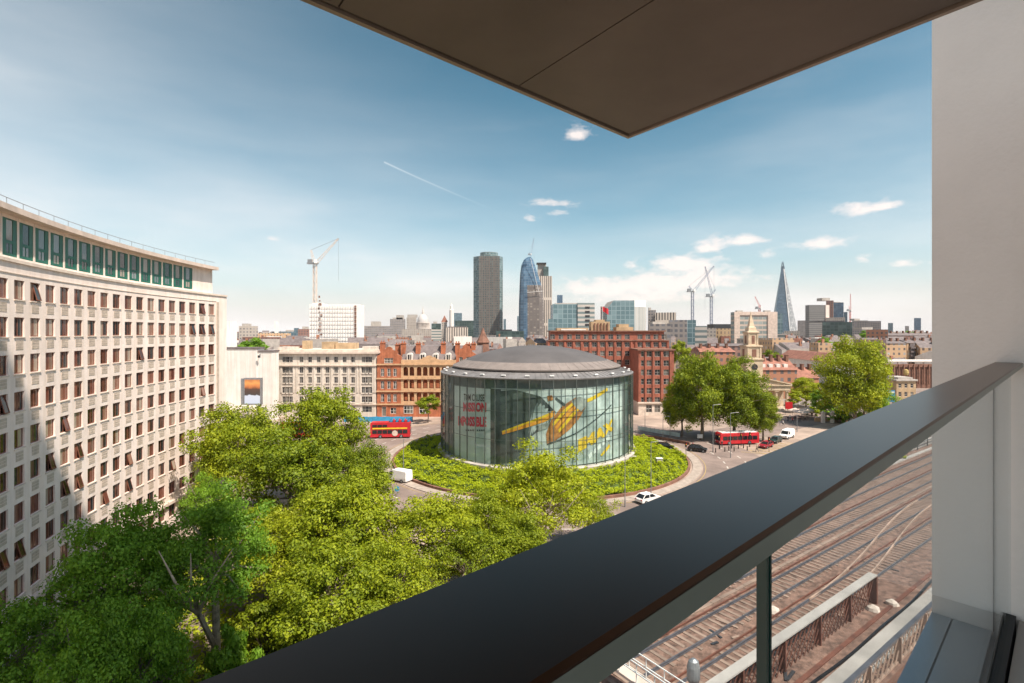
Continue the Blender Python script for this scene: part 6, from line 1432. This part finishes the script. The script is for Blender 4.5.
# people: one skinned body walking, shared by all; clothes differ
def person_mesh():
    J = [((0, 0, .95), .15), ((0, 0, 1.15), .14), ((0, 0, 1.38), .17), ((0, 0, 1.5), .07), ((0, .02, 1.62), .105), ((0, .02, 1.72), .08),
         ((.19, 0, 1.4), .065), ((.25, -.08, 1.13), .05), ((.24, .06, .88), .04), ((-.19, 0, 1.4), .065), ((-.25, .1, 1.14), .05), ((-.24, .26, .95), .04),
         ((.1, .02, .86), .1), ((.1, .2, .5), .07), ((.1, .22, .08), .05), ((.1, .36, .04), .04), ((-.1, -.02, .86), .1), ((-.1, -.1, .48), .07), ((-.1, -.34, .12), .05), ((-.1, -.24, .04), .04)]
    E_ = [(0, 1), (1, 2), (2, 3), (3, 4), (4, 5), (2, 6), (6, 7), (7, 8), (2, 9), (9, 10), (10, 11), (0, 12), (12, 13), (13, 14), (14, 15), (0, 16), (16, 17), (17, 18), (18, 19)]
    me = bpy.data.meshes.new('person'); me.from_pydata([j[0] for j in J], E_, []); o = bpy.data.objects.new('person', me); C.objects.link(o)
    md = o.modifiers.new('skin', 'SKIN')
    if not me.skin_vertices: 
        import bmesh
        bm = bmesh.new(); bm.from_mesh(me); bm.verts.layers.skin.verify(); bm.to_mesh(me); bm.free()
    for i, v in enumerate(me.skin_vertices[0].data): v.radius = (J[i][1], J[i][1]); v.use_root = (i == 0)
    o.modifiers.new('sub', 'SUBSURF').levels = 1
    bpy.context.view_layer.update(); out = bpy.data.meshes.new_from_object(o.evaluated_get(bpy.context.evaluated_depsgraph_get())); bpy.data.objects.remove(o)
    return out
pbase = person_mesh(); cloth = [mat('cloth_%s' % n_, c, .9, .1, 4) for n_, c in (('navy', (.03, .035, .06)), ('white', (.7, .68, .65)), ('red', (.4, .04, .05)), ('black', (.02, .02, .022)), ('tan', (.4, .3, .2)))]; jean = mat('trousers', (.04, .045, .06), .9, .1, 4)
pms = []
for cm in cloth:
    me = pbase.copy(); me.materials.clear()
    for m_ in (jean, cm, M['skin']): me.materials.append(m_)
    for p in me.polygons: z = p.center.z; p.material_index = 0 if z < .95 else (2 if z > 1.49 or (abs(p.center.x) > .2 and z < 1.08) else 1)
    pms.append(me)
rr = random.Random(4)
pk = [(769, 424), (771.5, 423), (774, 424.6), (777, 423.2), (764, 425.5), (788, 421.5), (790, 420), (792.5, 423), (800, 422.5), (805, 420.5), (795, 421), (783, 426), (693, 449), (722, 447.5), (757, 452), (812, 417.5)]
for k, (px, pb) in enumerate(pk):
    q = gp_(px, pb); o = link('person', pms[k % 5], None, (q[0], q[1], .02), rr.uniform(0, 6.28)); tag(o, 'pedestrian in %s top on the %s' % (('navy', 'white', 'red', 'black', 'tan')[k % 5], 'paved square before the church' if k < 12 or k == 15 else 'pavement at the junction by the bus'), 'person', 'pedestrians on the pavements')
q = gp_(397, 497); t = thing('round_sign', 'round blue traffic sign on a short post beside the left road', 'sign', (q[0], q[1], 0)); b = MB(); b.tube((0, 0, 0), (0, 0, 1.1), .05); link('post', b.mesh('post', M['greymetal']), t); b = MB(); b.tube((0, -.06, 1.4), (0, -.02, 1.4), .45, .45, 18); link('disc', b.mesh('disc', M['cyanp']), t)
q = (PX(329, 44), 44.0); t = thing('garden_post', 'pair of pale posts joined by a rail above the handrail, among shrubs', 'posts', (q[0], q[1], 0)); b = MB(); b.box(-.1, .1, -.1, .1, 0, 4.6); b.box(.5, .66, -.1, .1, 0, 4.2); b.bar((0, 0, 4.0), (.6, 0, 3.7), .1); link('post', b.mesh('post', M['concrete']), t)

# ------------------------------------------------------------------ railway viaduct (runs up and away to the right)
TD = Vector((.812, .584)); TN = Vector((-.584, .812)); ZV = 8.0
def V(t, n, z=0): return (TD.x * t + TN.x * n, TD.y * t + TN.y * n, ZV + z)
def tbox(mb, t0, t1, n0, n1, z0, z1, mi=0):
    mb.prism([V(t0, n0)[:2], V(t1, n0)[:2], V(t1, n1)[:2], V(t0, n1)[:2]], ZV + z0, ZV + z1, mi)
t = thing('railway_viaduct', 'broad brick railway viaduct carrying tracks below the balcony', 'viaduct', V(60, 20, -8)); b = MB()
tbox(b, -25, 240, 11.2, 31, -8, -.35); b.build('wall', M['brown_brick'], t)
b = MB(); tbox(b, -25, 240, 30.6, 31.05, -.345, .9); b.build('parapet', M['concrete'], t)
b = MB()
for k in range(53): p = V(-24 + 5 * k, 30.2); b.bar((p[0], p[1], ZV + .9 - 1.2), (p[0], p[1], ZV + 1.6), .12)
for z in (.6, 1.1, 1.55): b.bar(V(-24, 30.2, z), V(236, 30.2, z), .07)
b.build('far_fence', M['darkmetal'], t)
b = MB(); nt_, nn_ = 200, 20
for i in range(nt_):
    for j in range(nn_):
        pts = []
        for a, c in ((0, 0), (1, 0), (1, 1), (0, 1)):
            tt = -25 + 265 * (i + a) / nt_; n_ = 11.2 + 19.3 * (j + c) / nn_; z = .135 + .02 * math.sin(tt * .9 + n_ * 2.3) + .015 * math.sin(n_ * 2.9)
            p = V(tt, n_, z - .1); pts.append(p)
        b.face(pts)
tag(b.build('railway_ballast', M['ballast'], smooth=True), kind='structure')
TRK = [(17.2, 'nearest railway track, running just behind the lattice girder'), (20.3, 'second railway track from the lattice girder'), (23.5, 'third railway track from the lattice girder'), (26.8, 'farthest railway track beside the weedy parapet')]
for n0, lab in TRK:
    t = thing('railway_track', lab, 'track', V(40, n0), group='parallel tracks on the viaduct'); sl_ = MB(); rs = random.Random(int(n0 * 10)); far = MB(); cnt = 0
    for k in range(300):
        tt = 10 + .68 * k; p = V(tt, n0)
        if tt < 19 or tt > 80: tgt = far
        else:
            s1 = MB(); tbox(s1, tt, tt + .25, n0 - .85 - rs.uniform(0, .35), n0 + .85 + rs.uniform(0, .35), -.3, .055 + rs.uniform(0, .025)); s1.build('sleeper', M['sleeper'], t); continue
        tbox(tgt, tt, tt + .25, n0 - 1.1, n0 + 1.1, -.3, .06)
    tag(far.build('sleeper', M['sleeper'], t), kind='stuff')
    for s in (-.75, .75):
        r_ = MB(); tbox(r_, -24, 238, n0 + s - .075, n0 + s + .075, .09, .11); tbox(r_, -24, 238, n0 + s - .02, n0 + s + .02, .11, .19); tbox(r_, -24, 238, n0 + s - .04, n0 + s + .04, .19, .24)
        r_.build('rail', M['rail'], t)
    r_ = MB(); tbox(r_, -24, 238, n0 + 1.13, n0 + 1.2, .08, .2)
    for k in range(60): tbox(r_, -20 + 4 * k, -19.8 + 4 * k, n0 + 1.1, n0 + 1.22, -.1, .08)
    r_.build('conductor_rail', M['rust'], t)
# turnout crossing the middle tracks, cable runs, junk
t = thing('track_turnout', 'pair of shiny curved crossing rails joining the middle tracks', 'track', V(55, 19)); 
for s in (-.75, .75):
    b = MB(); pr = None
    for k in range(25): u = k / 24; q = V(40 + 34 * u, 17.2 + s + 3.1 * (3 * u * u - 2 * u ** 3), .18); pr and b.bar(pr, q, .10, .16); pr = q
    b.build('rail', M['parapet_paint'], t)
for k, (n0, w_, z, m_, lab) in enumerate(((22.0, .28, .1, 'sleeper', 'concrete cable trough between the second and third tracks'), (29.2, .5, .2, 'concrete', 'grey cable trough along the far parapet'))):
    b = MB()
    for j in range(220): tbox(b, -20 + 1.1 * j, -20 + 1.1 * j + 1.07, n0 - w_ / 2, n0 + w_ / 2, -.3, z + .012 * (j % 3)); 
    tag(b.build('cable_trough', M[m_]), lab, 'cable trough')
# lattice girder beside the nearest track
def lattice_girder(label, t0, t1, n0, z0, z1, step, m, cap, capw, name='lattice_girder', thick=.09):
    t = thing(name, label, 'girder', V((t0 + t1) / 2, n0, z0))
    b = MB(); tbox(b, t0, t1, n0 - capw / 2, n0 + capw / 2, z1, z1 + .09); tbox(b, t0, t1, n0 - .07, n0 + .07, z1 - .18, z1 - .003); b.build('top_flange', cap, t)
    b = MB(); tbox(b, t0, t1, n0 - capw / 2 * .8, n0 + capw / 2 * .8, z0, z0 + .09); tbox(b, t0, t1, n0 - .07, n0 + .07, z0 + .093, z0 + .25); b.build('bottom_flange', m, t)
    b = MB(); hgt = z1 - z0 - .1; k = 0; x = t0
    while x < t1 - hgt * .6:
        b.bar(V(x, n0 - .06, z0 + .1), V(min(x + hgt * .8, t1), n0 - .06, z1 - .05), thick, .03); b.bar(V(x, n0 + .06, z1 - .05), V(min(x + hgt * .8, t1), n0 + .06, z0 + .1), thick, .03); x += step
    b.build('lattice', m, t)
    b = MB(); x = t0
    while x <= t1 + .01: tbox(b, x - .06, x + .06, n0 - .2, n0 + .2, z0 + .1, z1 - .006); x += 4.5
    tbox(b, t1 - .2, t1, n0 - .3, n0 + .3, z0 + .1, z1 - .006); b.build('post', m, t)
lattice_girder('rusty lattice girder with grey flat top standing along the nearest track', 8, 43.8, 15.15, -.35, 2.05, .55, M['rust'], M['concrete'], .55, thick=.055)
lattice_girder('thin rusty lattice parapet with blue grey top rail at the viaduct edge', -8, 120, 11.5, -.1, 1.6, .75, M['parapet_paint'], M['rail'], .24, 'lattice_parapet', .06)
b = MB()
for k in range(90): tbox(b, -10 + 1.2 * k, -8.803 + 1.2 * k, 12.0, 13.25, -.25, .22)
tag(b.build('walkway', M['concrete']), 'pale concrete walkway between black pipe and lattice parapet', 'walkway')
b = MB(); pr = None
for k in range(60): q = V(-8 + 2 * k, 13.55 + .1 * math.sin(k * .45) + .06 * math.sin(k * 1.1), .05); pr and b.tube(pr, q, .1, .1, 6); pr = q
tag(b.build('black_pipe', M['black'], smooth=True), 'long black cable pipe lying on the ballast beside the walkway', 'pipe')
b = MB(); tbox(b, 2, 90, 14.0, 14.25, -.2, .12); tag(b.build('steel_beam', M['rust']), 'rusty steel channel lying between girder and black pipe', 'beam')
rr = random.Random(9)
for k, (tt, n_, lab) in enumerate(((42.5, 14.7, 'white rubble bag beside the end of the lattice girder'), (44.5, 14.2, 'second crumpled white bag just beyond the girder end'), (36.5, 18.8, 'pale crumpled sack lying between the first two tracks'))):
    b = MB(); rg = [[(.42 * f * math.cos(a) * rr.uniform(.8, 1.2), .4 * f * math.sin(a) * rr.uniform(.8, 1.2), z) for a in (2 * math.pi * i / 9 for i in range(9))] for f, z in ((.9, 0), (1.1, .15), (.9, .35), (.3, .5))]; b.loft(rg); o = link('rubble_bag', b.mesh('rubble_bag', M['stone2'], smooth=True), None, V(tt, n_, -.1)); tag(o, lab, 'bag')
for k in range(10):
    tt, n_ = rr.uniform(28, 52), rr.choice((14.6, 18.7, 19.1, 22.6, 15.8)); b = MB(); a = rr.uniform(0, 3); l = rr.uniform(.5, 1.6); p = V(tt, n_, .05); b.bar(p, (p[0] + l * math.cos(a), p[1] + l * math.sin(a), p[2] + .02), .16, .1); tag(b.build('timber_offcut', M['sleeper' if k % 2 else 'darkmetal']), 'loose timber or scrap lying on the ballast between the rails', 'scrap', 'loose scrap along the railway')
t = thing('signal_gantry', 'pale signal platform with white handrails at the bottom near the glass edge', 'platform', V(20.5, 18.5, 0)); b = MB(); tbox(b, 21.4, 22.3, 14.8, 22, 1.0, 1.15); b.build('deck', M['eave'], t)
b = MB()
for n_ in np.arange(14.8, 22.1, 1.2):
    for tt in (21.45, 22.25): b.bar(V(tt, n_, 1.15), V(tt, n_, 2.2), .05)
for tt in (21.45, 22.25):
    for z in (1.7, 2.2): b.bar(V(tt, 14.8, z), V(tt, 22, z), .05)
b.build('handrail', M['white'], t); b = MB()
for n_ in (15.6, 21.6): tbox(b, 21.75, 21.95, n_ - .1, n_ + .1, -.2, .995)
b.build('leg', M['darkmetal'], t)
t = thing('signal_post', 'grey capped railway signal head rising at the bottom edge left of glass joint', 'signal', V(23.2, 16.1, -.1)); p = t.location; b = MB(); b.tube((0, 0, 0), (0, 0, 2.0), .1, .1, 10); link('post', b.mesh('post', M['greymetal']), t); b = MB(); b.loft([[(.34 * f * math.cos(a), .26 * f * math.sin(a), z) for a in (2 * math.pi * i / 14 for i in range(14))] for f, z in ((.8, 1.9), (1, 2.1), (1, 2.7), (.75, 3.0), (.3, 3.12))]); link('head', b.mesh('head', M['greymetal'], smooth=True), t)
wp = [(62, 29.6), (66, 29.5), (70, 29.6), (74, 29.4), (80, 29.6), (88, 29.5), (53, 29.7), (97, 29.6)]
for k, (tt, n_) in enumerate(wp):
    p = V(tt, n_); tt_ = thing('weed_bush', 'green weed bush sprouting along the far parapet of the railway', 'bush', (p[0], p[1], ZV - .1), group='weeds along the parapet'); c_ = link('foliage', crown_mesh('small', 'hedge'), tt_, (0, 0, .4), k); s = .55 + .25 * (k % 3); c_.scale = (s, s * .8, s * .8)

# ------------------------------------------------------------------ the balcony and the tower it belongs to
RD = Vector((.737, .676)); WD = Vector((-.676, .737))       # along the handrail; outwards
def B(r, w, z=0): return (RD.x * r + WD.x * w, RD.y * r + WD.y * w, H + z)
def bbox(mb, r0, r1, w0, w1, z0, z1, mi=0): mb.prism([B(r0, w0)[:2], B(r1, w0)[:2], B(r1, w1)[:2], B(r0, w1)[:2]], H + z0, H + z1, mi)
M['render'] = mat('wall_render', (.87, .83, .78), .8, .03, 1.2, bump=.10, bscale=45, streak=.05)
M['soffit'] = mat('soffit_panel', (.125, .108, .088), .5, .10, 1.6, metal=.2, bump=.02, bscale=3)
M['trim'] = mat('soffit_trim', (.30, .25, .20), .4, .08, 2, metal=.4)
M['gasket'] = mat('gasket', (.012, .012, .012), .6, .1, 3)
M['cap'] = mat('handrail_metal', (.085, .046, .028), .31, .06, 1.0, metal=.85)
M['channel'] = mat('glass_channel', (.17, .205, .18), .3, .1, 2)
M['sill'] = mat('ledge_metal', (.42, .47, .50), .35, .06, 1.5, metal=.5)
M['balglass'] = clearglass('balustrade_glass', (.93, .97, .985), .02, 0.005, .5)
M['glassedge'] = mat('glass_edge', (.012, .05, .04), .12, .2, 3)
tw = thing('apartment_tower', 'pale rendered apartment tower behind the viewer with wall fin and overhanging soffit', 'building', B(4, -2.4, -H))
b = MB(); bbox(b, 1.2, 16, -26, -2.4, -H, 97)
b.build('wall', M['render'], tw)
b = MB(); bbox(b, 3.75, 4.15, -2.395, .535, -9, 34); b.build('wall_fin', M['render'], tw)
b = MB(); zS = 1.1; SK = .105                       # the soffit's far edge runs slightly off square
def sbox(mb, r0, r1, w0, w1, z0, z1):
    q = lambda r, w: B(r - SK * (1.69 - w), w + .013 * (2.44 - r))[:2]
    mb.prism([q(r0, w0), q(r1, w0), q(r1, w1), q(r0, w1)], H + z0, H + z1)
for k in range(5):
    r1 = 2.405 - (0 if k == 0 else .835 + .83 * (k - 1)); r0 = 2.405 - .835 - .83 * k + .006
    sbox(b, r0, r1, -2.39, 1.655, zS, zS + .25)
b.build('soffit', M['soffit'], tw)
b = MB(); sbox(b, -2.5, 2.418, -2.39, 1.668, zS + .012, zS + .2); b.build('shadow_gap', M['gasket'], tw)
b = MB(); sbox(b, -2.5, 2.44, 1.669, 1.69, zS - .008, zS + .26); sbox(b, 2.419, 2.44, -2.39, 1.668, zS - .008, zS + .26); b.build('edge_trim', M['trim'], tw)
b = MB(); bbox(b, -2.6, 3.745, -2.395, .18, -1.75, -1.5); b.build('floor_slab', M['concrete'], tw)
b = MB(); bbox(b, -2.6, 3.745, .283, .44, -1.9, -1.6); bbox(b, -2.6, 3.745, .449, .535, -1.9, -1.6); bbox(b, -2.6, 3.745, .181, .5, -2.0, -1.64); b.build('ledge', M['sill'], tw)
b = MB()
bbox(b, 3.741, 3.7485, .274, .279, -1.6, -.2); b.build('panel_joint', M['gasket'], tw)
bl = thing('balcony_railing', 'dark metal handrail over clear glass panels running across the foreground', 'railing', B(0, .21, -1.6))
cs = [(.1645, -.163), (.167, -.16), (.269, -.16), (.272, -.163), (.272, -.172), (.168, -.172), (.168, -.1645), (.1645, -.1645)]
b = MB(); b.loft([[B(r, w, z) for w, z in cs] for r in (-2.6, 3.738)]); b.build('handrail', M['cap'], bl)
b = MB(); bbox(b, -2.6, 3.738, .1646, .1678, -.1815, -.1648); bbox(b, -2.6, 3.738, .1679, .27, -.1815, -.1722); bbox(b, -2.6, 3.738, .195, .234, -.2, -.1816); b.build('glass_channel', M['channel'], bl)
jr = .55
for r0, r1 in ((-2.6, jr - .004), (jr + .004, 3.73)):
    g_ = MB(); bbox(g_, r0, r1, .209, .219, -1.55, -.2005); go = g_.build('glass_panel', M['balglass'], bl)
    e = MB(); x = r1 - .0015 if r0 < 0 else r0 - .0025
    bbox(e, x, x + .004, .2085, .2195, -1.55, -.2006); eo = e.build('glass_edge', M['glassedge'], bl); eo.parent = go; eo.location = (0, 0, 0)
b = MB(); bbox(b, -2.6, 3.738, .19, .24, -1.6, -1.48); b.build('base_channel', M['gasket'], bl)

# ------------------------------------------------------------------ air: summer haze over the far city
b = MB(); b.box(-3400, 3400, -3400, 3400, -1, 345)
hz = b.build('haze', []); tag(hz, kind='stuff')
m, nt, bs = mk('haze'); nt.nodes.remove(bs); vo = nt.nodes.new('ShaderNodeVolumePrincipled'); vo.inputs['Density'].default_value = HAZE; vo.inputs['Color'].default_value = (.93, .92, .92, 1); vo.inputs['Anisotropy'].default_value = .2
nt.links.new(vo.outputs[0], nt.nodes['Material Output'].inputs['Volume']); hz.data.materials.append(m)
